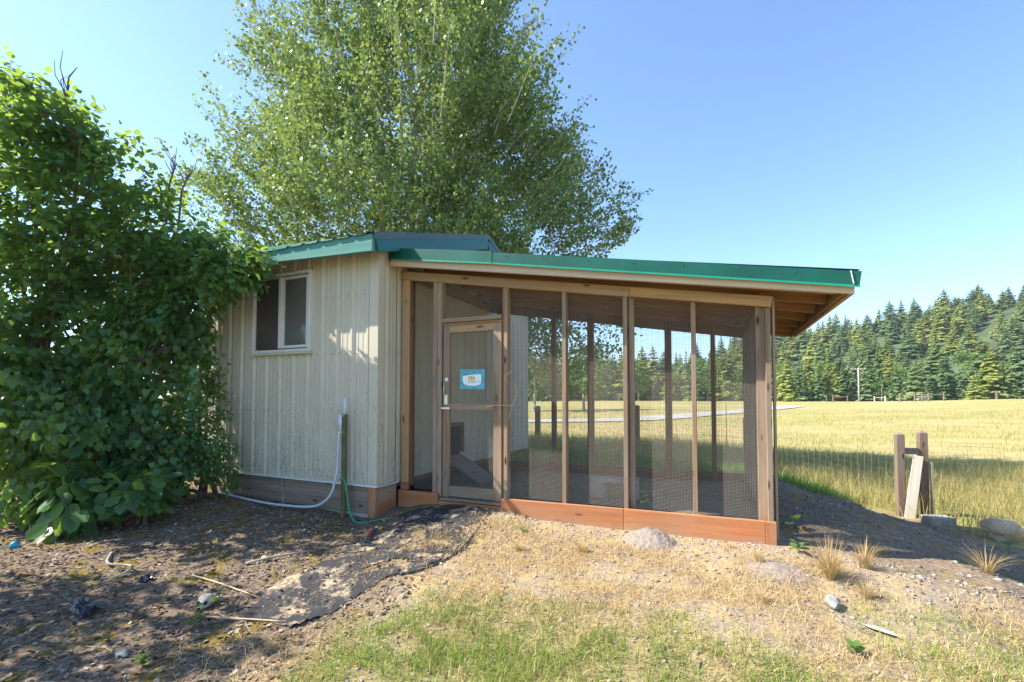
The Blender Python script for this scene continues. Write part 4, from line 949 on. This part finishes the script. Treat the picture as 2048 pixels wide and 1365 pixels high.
tuft('thin upright dry tuft beside the second dirt patch', .30, 4.0, 70, .2, .4, 7)
tuft('low dry tuft by the foot of the right base board', .12, 4.28, 60, .08, .9, 8)
tuft('pale flattened tuft left of the grey stone', .28, 3.45, 130, .16, 1.5, 9)

def weed(label, x, y, n, size, hgt, seed, mat='weed'):
    rg_ = np.random.default_rng(seed); z = H(x, y); t = thing('weed', label, 'weed', (x, y, z), 'small green weeds')
    MB().tube([(x, y, z-.02), (x+.01, y, z+hgt*.6), (x+.015, y+.01, z+hgt)], [.003, .0025, .0015], 5).build('stem', M['weed'], t)
    for k in range(n):
        q = rg_.uniform(.25, 1); a = k*2.4+rg_.uniform(-.3, .3); d = np.array([[math.cos(a), math.sin(a), rg_.uniform(-.1, .5)]]); fr = frames(d, np.array([[0, 0, 1.]])+rg_.normal(size=(1, 3))*.2)[0]
        mw = Matrix(fr*size*rg_.uniform(.7, 1.2)).to_4x4(); mw.translation = Vector((x, y, z+hgt*q)); link('leaf', oval_me, None, t, mw)
oval_me = arr_mesh('leaf', OVAL_V, OVAL_F); oval_me.materials.append(M['weed'])
weed('leafy green seedling right beside the bleached skull', -3.02, 2.10, 9, .06, .16, 1)
weed('bright green seedling in the shade below the skull', -2.89, 1.87, 10, .065, .14, 2)
weed('small green weed in the moss right of the blue scraps', -4.6, 3.05, 8, .045, .07, 3)
weed('green weed growing at the right corner of the run', .66, 5.02, 9, .08, .12, 4)
weed('green weed on the bank in front of the run corner', .61, 4.33, 9, .08, .09, 5)
weed('low green weed at the bottom left edge of the picture', -2.72, 1.49, 12, .05, .06, 6)
weed('bright leafy sapling growing inside the run behind the mesh', -.62, 4.80, 12, .09, .42, 7)
weed('small weed on the bare dirt left of the dirt pile', -1.62, 4.0, 8, .04, .03, 8)
weed('green weed at the right edge beside the boulder', 2.9, 6.75, 8, .07, .1, 9)
weed('clump of low green weeds at the lower right', .68, 3.06, 12, .05, .05, 10)

# ------------------------------------------------------------------ small stones, litter and twigs as ground cover
def pebbles(name, label, n, fn, s0, s1, mat, seed):
    rg_ = np.random.default_rng(seed); base = np.array([(1, 0, 0), (-1, 0, 0), (0, 1, 0), (0, -1, 0), (0, 0, 1), (0, 0, -1.)]); F = np.array([(0, 2, 4), (2, 1, 4), (1, 3, 4), (3, 0, 4), (2, 0, 5), (1, 2, 5), (3, 1, 5), (0, 3, 5)])
    x, y = fn(rg_, n); n = len(x); z = height(x, y); s = s0+(s1-s0)*rg_.random(n)**4; a = rg_.uniform(0, 6.28, n)
    v = base[None]*(s[:, None]*rg_.uniform(.6, 1.3, (n, 3)))[:, None, :]*np.array([1, 1, .6])+rg_.normal(size=(n, 6, 3))*(s*.18)[:, None, None]
    ca, sa = np.cos(a)[:, None], np.sin(a)[:, None]; v = np.stack([v[..., 0]*ca-v[..., 1]*sa, v[..., 0]*sa+v[..., 1]*ca, v[..., 2]], -1)+np.stack([x, y, z], -1)[:, None]
    f = F[None]+(np.arange(n)*6)[:, None, None]; return tag(link(name, arr_mesh(name, v.reshape(-1, 3), f.reshape(-1, 3)), M[mat]), label, 'gravel', kind='stuff')
def island(name, stops): return leaf_mat(name, stops, (0.2, 0.15, 0.1), 0.9, 0.0, 0.1)
M['clod'] = island('soil_clods', [(0, (0.17, 0.13, 0.10)), (1, (0.42, 0.35, 0.27))]); M['pebble'] = island('pebbles', [(0, (0.14, 0.12, 0.10)), (.75, (0.22, 0.195, 0.165)), (1, (0.38, 0.36, 0.32))]); M['litter'] = island('dead_leaves', [(0, (0.08, 0.055, 0.035)), (.6, (0.19, 0.14, 0.095)), (1, (0.36, 0.30, 0.23))])
pebbles('pebbles', 'small pebbles scattered through the shaded soil', 5000, lambda r, n: (r.uniform(-6.3, -1.6, n), r.uniform(1.0, 4.0, n)), .003, .022, 'pebble', 31)
pebbles('bank_stones', 'stones and clods on the shaded bank right of the run', 3500, lambda r, n: (r.uniform(.55, 3.2, n), r.uniform(4.3, 8, n)), .004, .03, 'pebble', 33)
pebbles('soil_clods', 'crumbly dry soil clods along the base boards', 14000, lambda r, n: (r.uniform(-2.3, 3.2, n), 4.45-3.2*r.random(n)**1.6), .003, .022, 'clod', 32)
def litter(name, label, n, x0, x1, y0, y1, seed):
    rg_ = np.random.default_rng(seed); x = rg_.uniform(x0, x1, n); y = rg_.uniform(y0, y1, n); p = np.stack([x, y, height(x, y)+.006], -1)
    v, f = place(OVAL_V, OVAL_F, p, frames(rg_.normal(size=(n, 3))*np.array([1, 1, .25]), np.array([0, 0, 1.])+rg_.normal(size=(n, 3))*.35), rg_.uniform(.012, .04, n)); return tag(link(name, arr_mesh(name, v, f), M['litter']), label, 'leaf litter', kind='stuff')
litter('leaf_litter', 'dead brown leaves strewn under the lilac', 13000, -6.6, -1.9, .9, 4.1, 41)
def sticks(name, label, n, x0, x1, y0, y1, L0, L1, r, mat, seed):
    rg_ = np.random.default_rng(seed); b = MB()
    for k in range(n):
        x, y = rg_.uniform(x0, x1), rg_.uniform(y0, y1); a = rg_.uniform(0, 3.14); L = rg_.uniform(L0, L1); c_, s_ = math.cos(a), math.sin(a); P = []
        for q in (-.5, 0, .5): xx, yy = x+c_*L*q-s_*L*.08*(q == 0), y+s_*L*q+c_*L*.08*(q == 0); P.append((xx, yy, H(xx, yy)+r+.004))
        b.tube(P, [r, r*.9, r*.5], 4)
    return tag(b.build(name, M[mat]), label, 'twigs', kind='stuff')
sticks('fallen_twigs', 'thin fallen twigs scattered over the shaded soil', 240, -5.8, -1.9, 1.1, 3.9, .05, .3, .0022, 'twig', 51)
sticks('bank_twigs', 'dry stalks and twigs on the shaded bank', 220, .6, 2.9, 4.3, 7.6, .08, .35, .0022, 'twig', 53)
sticks('straw_bits', 'loose straw pieces on the trampled bank', 500, -2.2, 2.2, 1.4, 4.3, .04, .16, .0012, 'straw', 52)

# ------------------------------------------------------------------ fences
def post(label, x, y, z0, z1, w, name='fence_post', group=None, mat='fencepost', pointed=True):
    b = MB(); h = w/2; b.v = [(sx*h, sy*h, z) for z in (z0, z1-.03) for sx, sy in ((-1, -1), (1, -1), (1, 1), (-1, 1))]+[(0, 0, z1)]
    b.f = [(3, 2, 1, 0)]+[(k, (k+1) % 4, 4+(k+1) % 4, 4+k) for k in range(4)]+[(4+k, 4+(k+1) % 4, 8) for k in range(4)]
    me = b.mesh(name); bevel_mesh(me, .006); 
    # grain runs up the post
    me.transform(Matrix.Rotation(R(90), 4, 'Y')); mw = Matrix.Translation((x, y, 0)) @ Matrix.Rotation(R(random.uniform(-8, 8)), 4, 'Z') @ Matrix.Rotation(R(-90), 4, 'Y')
    return link(name, me, M[mat], None, mw) if label is None else tag(link(name, me, M[mat], None, mw), label, 'post', group)
br_ = thing('fence_brace', 'pair of weathered brown fence posts joined by a short rail, pale diagonal brace', 'fence posts', (2.6, 8.4, -.43))
for x, y, zt, m_ in ((2.505, 8.52, .775, 'fencepost'), (2.80, 8.62, .80, 'fencepost')):
    o = post(None, x, y, -.8, zt, .10, 'post'); o.parent = br_; o.matrix_basis = WM[br_.name].inverted() @ WM[o.name]
board('rail', (2.56, 8.55, .50), (2.75, 8.60, .50), .09, .05, M['skirt'], br_)
board('brace', (2.72, 8.53, .44), (2.56, 8.40, -.47), .12, .035, M['paleboard'], br_)
board('gate_stick', (2.885, 8.56, .35), (2.86, 8.52, -.5), .03, .03, M['skirt'], br_)
post('dark fence post behind the run, seen through the third mesh bay', -2.085, 14.25, -.6, 1.10, .17, group='posts behind the run')
post('dark fence post behind the run near its right rear corner', .622, 10.41, -.7, .92, .135, group='posts behind the run')
post('dark fence post far behind the run, seen through the bay beside the door', -5.18, 14.12, -.6, 1.06, .15, group='posts behind the run')
tp = MB().box((-.006, -.018, -.6), (.006, .018, 1.18)).mesh('metal_post'); tag(link('metal_post', tp, M['darkwire'], None, Matrix.Translation((.295, 12.1, 0))), 'thin dark metal fence post standing in the meadow behind the run', 'post')
def wire_fence(label, P0, P1, top, pitch_u, pitch_z, r, mat, n_z=None, bottom=None, name='wire_fence', group='wire fences'):
    a = Vector(P0); b = Vector(P1); L = (b-a).length; d = (b-a)/L; B = MB(); rows = int(top/pitch_z)
    def pt(u, k): p = a+d*u; g = H(p.x, p.y) if bottom is None else bottom; return (p.x, p.y, g+.03+k*pitch_z)
    nseg = max(2, int(L/.5))
    for k in range(rows+1): B.tube([pt(L*i/nseg, k) for i in range(nseg+1)], r, 3, False)
    for j in range(int(L/pitch_u)+1): B.tube([pt(j*pitch_u, 0), pt(j*pitch_u, rows)], r, 3, False)
    t = tag(B.build(name, M[mat], kind=None), label, 'fence', group); return t
wire_fence('welded wire fence between the run corner post and the brace posts', (.65, 10.35), (2.5, 8.6), .9, .1, .1, .0016, 'galv')
wire_fence('dark woven wire fence right of the brace posts', (2.86, 8.58), (6.2, 7.0), 1.0, .15, .1, .0016, 'darkwire')
wire_fence('loose wire mesh hanging between the two brace posts', (2.52, 8.46), (2.8, 8.55), .85, .075, .075, .0016, 'darkwire')
wire_fence('wire fence stretching back from the run to the far post', (-2.08, 14.2), (.62, 10.42), .9, .15, .12, .0016, 'darkwire')
wire_fence('wire fence of the yard left of the shed behind the lilac', (-9.0, 4.5), (-6.42, 4.5), 2.3, .06, .06, .002, 'darkwire')
gp = board('fence_post', (-7.05, 4.42, -.3), (-7.05, 4.42, 2.3), .1, .1, M['tealmetal'], None); tag(gp, 'dark teal painted post left of the shed behind the lilac', 'post')

# far field furniture
def fh(x, y): return float(far_h(np.array(float(x)), np.array(float(y))))
up = thing('utility_pole', 'grey wooden utility pole with a crossarm before the tree line', 'utility pole', (27.2, 114, fh(27.2, 114)))
z0 = fh(27.2, 114); zt = 1.25+(800-737)*115*math.cos(R(.0))/930*.83
MB().tube([(27.2, 114, z0-.5), (27.2, 114, zt)], [.16, .11], 10).build('pole', M['pole'], up, smooth=True)
board('crossarm', (25.95, 114, zt-.25), (28.45, 114, zt-.25), .14, .12, M['pole'], up)
for x in (26.05, 26.7, 27.7, 28.35): MB().tube([(x, 114, zt-.18), (x, 114, zt-.02)], .04, 6).build('insulator', M['white'], up)
def hbrace(label, x, y, w, h, mat='fencepost', three=False):
    z = fh(x, y); t = thing('fence_brace', label, 'fence posts', (x, y, z), 'far fence braces')
    for dx in ((-w/2, w/2, -w*.95) if three else (-w/2, w/2)): MB().tube([(x+dx, y, z-.3), (x+dx, y, z+h)], .11, 8).build('post', M[mat], t)
    board('rail', (x-w/2, y, z+h*.75), (x+w/2, y, z+h*.75), .14, .1, M[mat], t)
hbrace('brown far fence brace left of the utility pole', 21.3, 101, 2.2, 1.25, three=True)
hbrace('pale far fence brace right of the utility pole', 28.2, 105, 1.6, 1.0, 'paleboard')
hbrace('left far brown gate brace in the green field', 29.0, 94.5, 1.9, 1.35)
hbrace('right far brown gate brace in the green field', 33.0, 95.5, 1.9, 1.35, three=True)
g = thing('field_gate', 'grey tube gate between the two far brown braces', 'gate', (31, 95, fh(31, 95)))
for k in range(4): MB().tube([(30.05, 94.8, fh(31, 95)+.25+.28*k), (32.0, 95.2, fh(31, 95)+.25+.28*k)], .035, 6).build('rail', M['pole'], g)
MB().tube([(42.2, 100, fh(42.2, 100)-.3), (42.2, 100, fh(42.2, 100)+1.3)], .17, 8).build('x', M['fencepost']); tag(bpy.data.objects['x'], 'single dark post far out in the field at the right edge', 'post'); bpy.data.objects['x'].name = 'field_post'

# ------------------------------------------------------------------ stones and scraps
def rock(name, label, x, y, size, mat, seed, sink=.3, rot=0, cat='rock'):
    bm = bmesh.new(); bmesh.ops.create_icosphere(bm, subdivisions=3, radius=1)
    for v in bm.verts:
        n_ = mnoise.noise(v.co*1.3+Vector((seed*7.1, 0, 0))); m_ = mnoise.noise(v.co*4+Vector((0, seed*3.3, 0))); v.co *= 1+.32*n_+.06*m_
        for pl_ in range(4):
            nv = Vector((math.sin(seed+pl_*2.1), math.cos(seed*1.7+pl_*1.9), .5*math.sin(pl_+seed))).normalized(); dq = v.co.dot(nv)-.72
            if dq > 0: v.co -= nv*dq*.85
        v.co = Vector((v.co.x*size[0], v.co.y*size[1], v.co.z*size[2]))
    me = bpy.data.meshes.new(name); bm.to_mesh(me); bm.free()
    return tag(link(name, me, M[mat], None, Matrix.Translation((x, y, H(x, y)+size[2]*(1-2*sink))) @ Matrix.Rotation(R(rot), 4, 'Z')), label, cat)
rock('boulder', 'large pale tan boulder below the wire fence at the right', 3.22, 7.62, (.2, .14, .15), 'boulder', 3, .15)
rock('stone', 'grey-white stone on the bank below the largest grass tuft', .70, 3.66, (.055, .07, .045), 'rockgrey', 5)
rock('stone', 'small pale blue-grey stone in the litter at the bottom left', -2.95, 1.52, (.05, .035, .02), 'rockgrey', 6)
rock('stone', 'pinkish stone in the moss near the shed', -3.38, 2.74, (.045, .035, .03), 'boulder', 7)
bl = MB().box((-.16, -.1, -.1), (.16, .1, .09)).mesh('concrete_block'); bevel_mesh(bl, .012)
tag(link('concrete_block', bl, M['concrete'], None, Matrix.Translation((2.78, 8.1, H(2.78, 8.1)+.02)) @ Matrix.Rotation(R(20), 4, 'Z')), 'grey concrete block at the foot of the brace posts', 'block')
# mound of loose dug soil against the base board
def mound(label, x, y, rx, ry, h, seed):
    n_ = 34; V = []; F = []
    for i in range(n_+1):
        for j in range(n_+1):
            u, w_ = i/n_*2-1, j/n_*2-1; r_ = math.hypot(u, w_); q = max(0, 1-r_); px_, py_ = x+u*rx, y+w_*ry
            z = H(px_, py_)-.012+h*(q**.8)*(1+.25*mnoise.noise(Vector((u*4, w_*4, seed))))+.012*mnoise.noise(Vector((u*14, w_*14, seed))); V.append((px_, min(py_, YF-.05), z))
    for i in range(n_):
        for j in range(n_): a = i*(n_+1)+j; F.append((a, a+n_+1, a+n_+2, a+1))
    me = bpy.data.meshes.new('dirt_pile'); me.from_pydata(V, [], F); me.polygons.foreach_set('use_smooth', [True]*len(F)); return tag(link('dirt_pile', me, M['dirtpile']), label, 'dirt pile', 'burrow spoil heaps')
mound('grey heap of loose soil against the middle of the base board', -.52, 4.25, .24, .24, .13, 1)
mound('low grey soil heap on the bank left of the largest grass tuft', .42, 3.95, .26, .2, .06, 2)
# bleached animal skull
bm = bmesh.new(); bmesh.ops.create_icosphere(bm, subdivisions=4, radius=1)
for v in bm.verts:
    c0 = v.co.copy(); f_ = max(0, -c0.y)
    v.co = Vector((c0.x*(.05-.022*f_), c0.y*.062-.035*f_*f_, c0.z*(.045-.014*f_)-.012*f_))
    for sx in (-1, 1):
        e = (c0-Vector((sx*.62, -.62, .38))).length
        if e < .34: v.co *= 1-.32*(1-e/.34)
    e = (c0-Vector((0, -1, 0))).length
    if e < .3: v.co.y += .03*(1-e/.3)
    e = (c0-Vector((0, .35, .0))).length
me = bpy.data.meshes.new('animal_skull'); bm.to_mesh(me); bm.free(); me.polygons.foreach_set('use_smooth', [True]*len(me.polygons))
SKM = (Matrix.Translation((-3.13, 2.09, H(-3.13, 2.09)+.04)) @ Matrix.Rotation(R(30), 4, 'Z') @ Matrix.Rotation(R(8), 4, 'X') @ Matrix.Scale(.95, 4))
sk = tag(link('animal_skull', me, M['bone'], None, SKM), 'small bleached animal skull on the shaded soil', 'skull')
for nm, cx, cy_, cz, r_ in (('eye_shade_ball', .023, -.050, .012, .0135), ('eye_shade_ball', -.023, -.050, .012, .0135), ('nose_shade_ball', 0, -.092, -.004, .010)):  # black balls paint the shade in the skull's eye and nose hollows
    bm = bmesh.new(); bmesh.ops.create_icosphere(bm, subdivisions=2, radius=r_); me2 = bpy.data.meshes.new(nm); bm.to_mesh(me2); bm.free(); link(nm, me2, M['black'], sk, SKM @ Matrix.Translation((cx, cy_, cz)))
for k in range(6): MB().box((-.012+.0045*k, -.098, -.026), (-.009+.0045*k, -.090, -.015)).build('tooth', M['bone'], sk, SKM)
def scrap(name, label, x, y, rx, ry, h, mat, seed, cat):
    V = []; F = []; n_ = 10
    for i in range(n_+1):
        for j in range(n_+1):
            u, w_ = i/n_*2-1, j/n_*2-1; e = 1+.35*mnoise.noise(Vector((u*1.5, w_*1.5, seed))); px_, py_ = x+u*rx*e, y+w_*ry*e
            V.append((px_, py_, H(px_, py_)+.012+h*max(0, mnoise.noise(Vector((u*2.3, w_*2.3, seed+5)))+.35)))
    for i in range(n_):
        for j in range(n_): a = i*(n_+1)+j; F.append((a, a+n_+1, a+n_+2, a+1))
    me = bpy.data.meshes.new(name); me.from_pydata(V, [], F); return tag(link(name, me, M[mat]), label, cat)
scrap('plastic_scrap', 'crumpled black plastic scrap on the shaded soil at the left', -3.73, 1.70, .11, .05, .05, 'plastic', 1, 'plastic scrap')
scrap('plastic_scrap', 'small black plastic scrap by the grey stick', -3.9, 2.15, .05, .04, .03, 'plastic', 2, 'plastic scrap')
def ball(name, label, x, y, r, mat, cat):
    bm = bmesh.new(); bmesh.ops.create_uvsphere(bm, u_segments=16, v_segments=10, radius=r)
    for v in bm.verts:
        v.co *= 1+.12*mnoise.noise(v.co/r*1.2+Vector((x, y, 0)))
        if v.co.x > r*.6: v.co.x = r*.6+(v.co.x-r*.6)*2.2; v.co.y *= .55; v.co.z *= .55
    me = bpy.data.meshes.new(name); bm.to_mesh(me); bm.free(); me.polygons.foreach_set('use_smooth', [True]*len(me.polygons)); return tag(link(name, me, M[mat], None, Matrix.Translation((x, y, H(x, y)+r*.5)) @ Matrix.Rotation(R(20), 4, 'Z')), label, cat)
ball('blue_toy', 'turquoise plastic toy scrap under the lilac, the larger of two', -5.83, 2.33, .045, 'blue', 'toy')
ball('blue_toy', 'smaller turquoise plastic scrap at the far left edge', -5.66, 2.07, .035, 'blue', 'toy')
ball('red_cap', 'small red plastic cap in front of the shed corner', -3.02, 3.58, .02, 'red', 'cap')
fe = MB(); fe.v = [(-.09, 0, 0), (-.03, .028, .006), (.06, .024, .008), (.10, 0, .004), (.06, -.022, .008), (-.03, -.026, .006), (.0, 0, .016), (.16, -.006, .002), (.10, .003, .004)]; fe.f = [(0, 6, 1), (1, 6, 2), (2, 6, 3), (3, 6, 4), (4, 6, 5), (5, 6, 0), (3, 7, 8)]
tag(fe.build('feather', M['bone'], None, Matrix.Translation((.88, 3.42, H(.88, 3.42)+.015)) @ Matrix.Rotation(R(-38), 4, 'Z')), 'large pale feather lying on the bank below the grey stone', 'feather')
def stick(label, P, r, mat='twig'):
    Q = [(x, y, H(x, y)+dz) for x, y, dz in P]; return tag(MB().tube(catmull(Q, 4), [r*(1-.5*i/(4*(len(Q)-1))) for i in range(4*(len(Q)-1)+1)], 6).build('stick', M[mat], smooth=True), label, 'stick', 'fallen sticks')
stick('pale grey forked stick left of centre in the litter', [(-4.75, 2.35, .02), (-4.5, 2.2, .03), (-4.3, 2.25, .03), (-4.12, 2.16, .05), (-4.1, 2.0, .02)], .011, 'rockgrey')
stick('long straight twig above the skull', [(-3.6, 2.3, .02), (-3.3, 2.32, .02), (-2.9, 2.3, .015)], .006, 'straw')
stick('pale broken stick lying right of the skull', [(-2.95, 1.98, .015), (-2.75, 2.03, .02), (-2.45, 2.12, .015)], .007, 'straw')
stick('dark curved stick in the moss by the shed', [(-3.45, 2.62, .015), (-3.3, 2.75, .03), (-3.1, 2.98, .02)], .013)
stick('upright dry stalk in front of the shed skirting', [(-4.35, 3.7, .0), (-4.33, 3.72, .15), (-4.4, 3.75, .45), (-4.38, 3.76, .6)], .004)
tw = MB().tube(catmull([(-2.01, YF-.006, 1.45), (-2.02, YF-.02, 1.50), (-1.97, YF-.03, 1.53), (-1.93, YF-.03, 1.56)], 4), .0035, 5); tag(tw.build('straw_stalk', M['straw']), 'pale stalk stuck on the stud right of the door at sign height', 'stalk', 'stalks caught on the door frame')
tw = MB().tube(catmull([(-2.25, YF-.012, 1.168), (-2.13, YF-.015, 1.19), (-1.93, YF-.01, 1.19)], 4), [.006, .006, .006, .005, .005, .004, .004, .003, .003], 5); tag(tw.build('straw_stalk', M['straw']), 'pale split stalk lying across the door mid rail', 'stalk', 'stalks caught on the door frame')
tw = MB().tube(catmull([(-1.98, YF-.01, 1.05), (-1.93, YF-.02, 1.2), (-1.88, YF-.02, 1.33), (-1.92, YF-.01, 1.42)], 4), .003, 5); tag(tw.build('straw_stalk', M['straw']), 'thin curved stalk hanging on the mesh right of the door', 'stalk', 'stalks caught on the door frame')

# ------------------------------------------------------------------ weed-barrier fabric half buried before the door
def fabric_material():
    m, nt, out = new_mat('dusty_weed_fabric'); v = coords(nt, (1, 1, 1), 'Object', False)
    n1 = noise_tex(nt, v, 4.5, 8, 0.7); n2 = noise_tex(nt, v, 60, 4, 0.7)
    dust = ramp(nt, [(0.3, (0.25, 0.19, 0.12)), (0.7, (0.50, 0.40, 0.26))]); nt.links.new(n2, dust.inputs[0])
    f = ramp(nt, [(0.52, (0, 0, 0)), (0.62, (1, 1, 1))]); nt.links.new(n1, f.inputs[0])
    col = mixc(nt, (0.03, 0.03, 0.034), dust.outputs[0], f.outputs[0]); principled(nt, out, col, 0.7, 0, 0.3, bump=n1, bump_strength=.4, bump_dist=.02); return m
OUT = [(-2.80, 4.42), (-2.17, 4.40), (-2.10, 4.22), (-2.02, 3.75), (-1.95, 3.35), (-1.98, 2.95), (-2.2, 2.75), (-2.28, 2.42), (-2.35, 2.1), (-2.85, 2.08), (-2.98, 2.45), (-2.88, 2.85), (-2.93, 3.2), (-3.05, 3.7), (-3.02, 4.1)]
def inside(x, y):
    c_ = False; j = len(OUT)-1
    for i in range(len(OUT)):
        (xi, yi), (xj, yj) = OUT[i], OUT[j]
        if (yi > y) != (yj > y) and x < (xj-xi)*(y-yi)/(yj-yi)+xi: c_ = not c_
        j = i
    return c_
st_ = .022; V = []; F = []; id_ = {}
xs = np.arange(-3.15, -1.85, st_); ys = np.arange(2.05, 4.46, st_); XX, YY = np.meshgrid(xs, ys); ZZ = height(XX, YY)
for j in range(len(ys)-1):
    for i in range(len(xs)-1):
        cx, cy_ = xs[i]+st_/2, ys[j]+st_/2
        wob = .05*mnoise.noise(Vector((cx*5, cy_*5, 2)))
        if not inside(cx+wob, cy_+wob): continue
        if mnoise.noise(Vector((cx*3.2, cy_*3.2, 9))) > .2: continue          # torn holes
        q = []
        for a, b in ((i, j), (i+1, j), (i+1, j+1), (i, j+1)):
            if (a, b) not in id_:
                id_[(a, b)] = len(V); wr = mnoise.noise(Vector((xs[a]*7, ys[b]*3, 4))); V.append((xs[a], ys[b], ZZ[b, a]+.007+.022*max(0, wr)))
            q.append(id_[(a, b)])
        F.append(tuple(q))
me = bpy.data.meshes.new('weed_fabric'); me.from_pydata(V, [], F); me.polygons.foreach_set('use_smooth', [True]*len(F))
tag(link('weed_fabric', me, fabric_material()), 'torn black weed-barrier fabric dusted with soil in front of the door', 'ground fabric')
P = [(-2.16, 4.38), (-2.08, 4.22), (-2.0, 3.75), (-1.93, 3.35), (-1.95, 2.98), (-2.1, 2.82)]
tag(MB().tube(catmull([(x, y, H(x, y)+.012) for x, y in P], 8), .009, 6).build('fabric_hem', M['plastic'], smooth=True), 'rolled dark hem cord along the right edge of the weed fabric', 'cord')

# ------------------------------------------------------------------ thin summer haze over the valley
hz_m = bpy.data.materials.new('summer_haze'); hz_m.use_nodes = True; hn = hz_m.node_tree; hn.nodes.clear()
ho = hn.nodes.new('ShaderNodeOutputMaterial'); pv = hn.nodes.new('ShaderNodeVolumePrincipled')
pv.inputs['Color'].default_value = (0.88, 0.93, 1.0, 1); pv.inputs['Density'].default_value = 0.0003; pv.inputs['Anisotropy'].default_value = 0.3
hn.links.new(pv.outputs[0], ho.inputs['Volume'])
hb = MB().box((-760, -110, -8), (760, 980, 75)).build('haze', hz_m); tag(hb, 'thin pale summer haze over the field and hill', 'haze', kind='stuff')
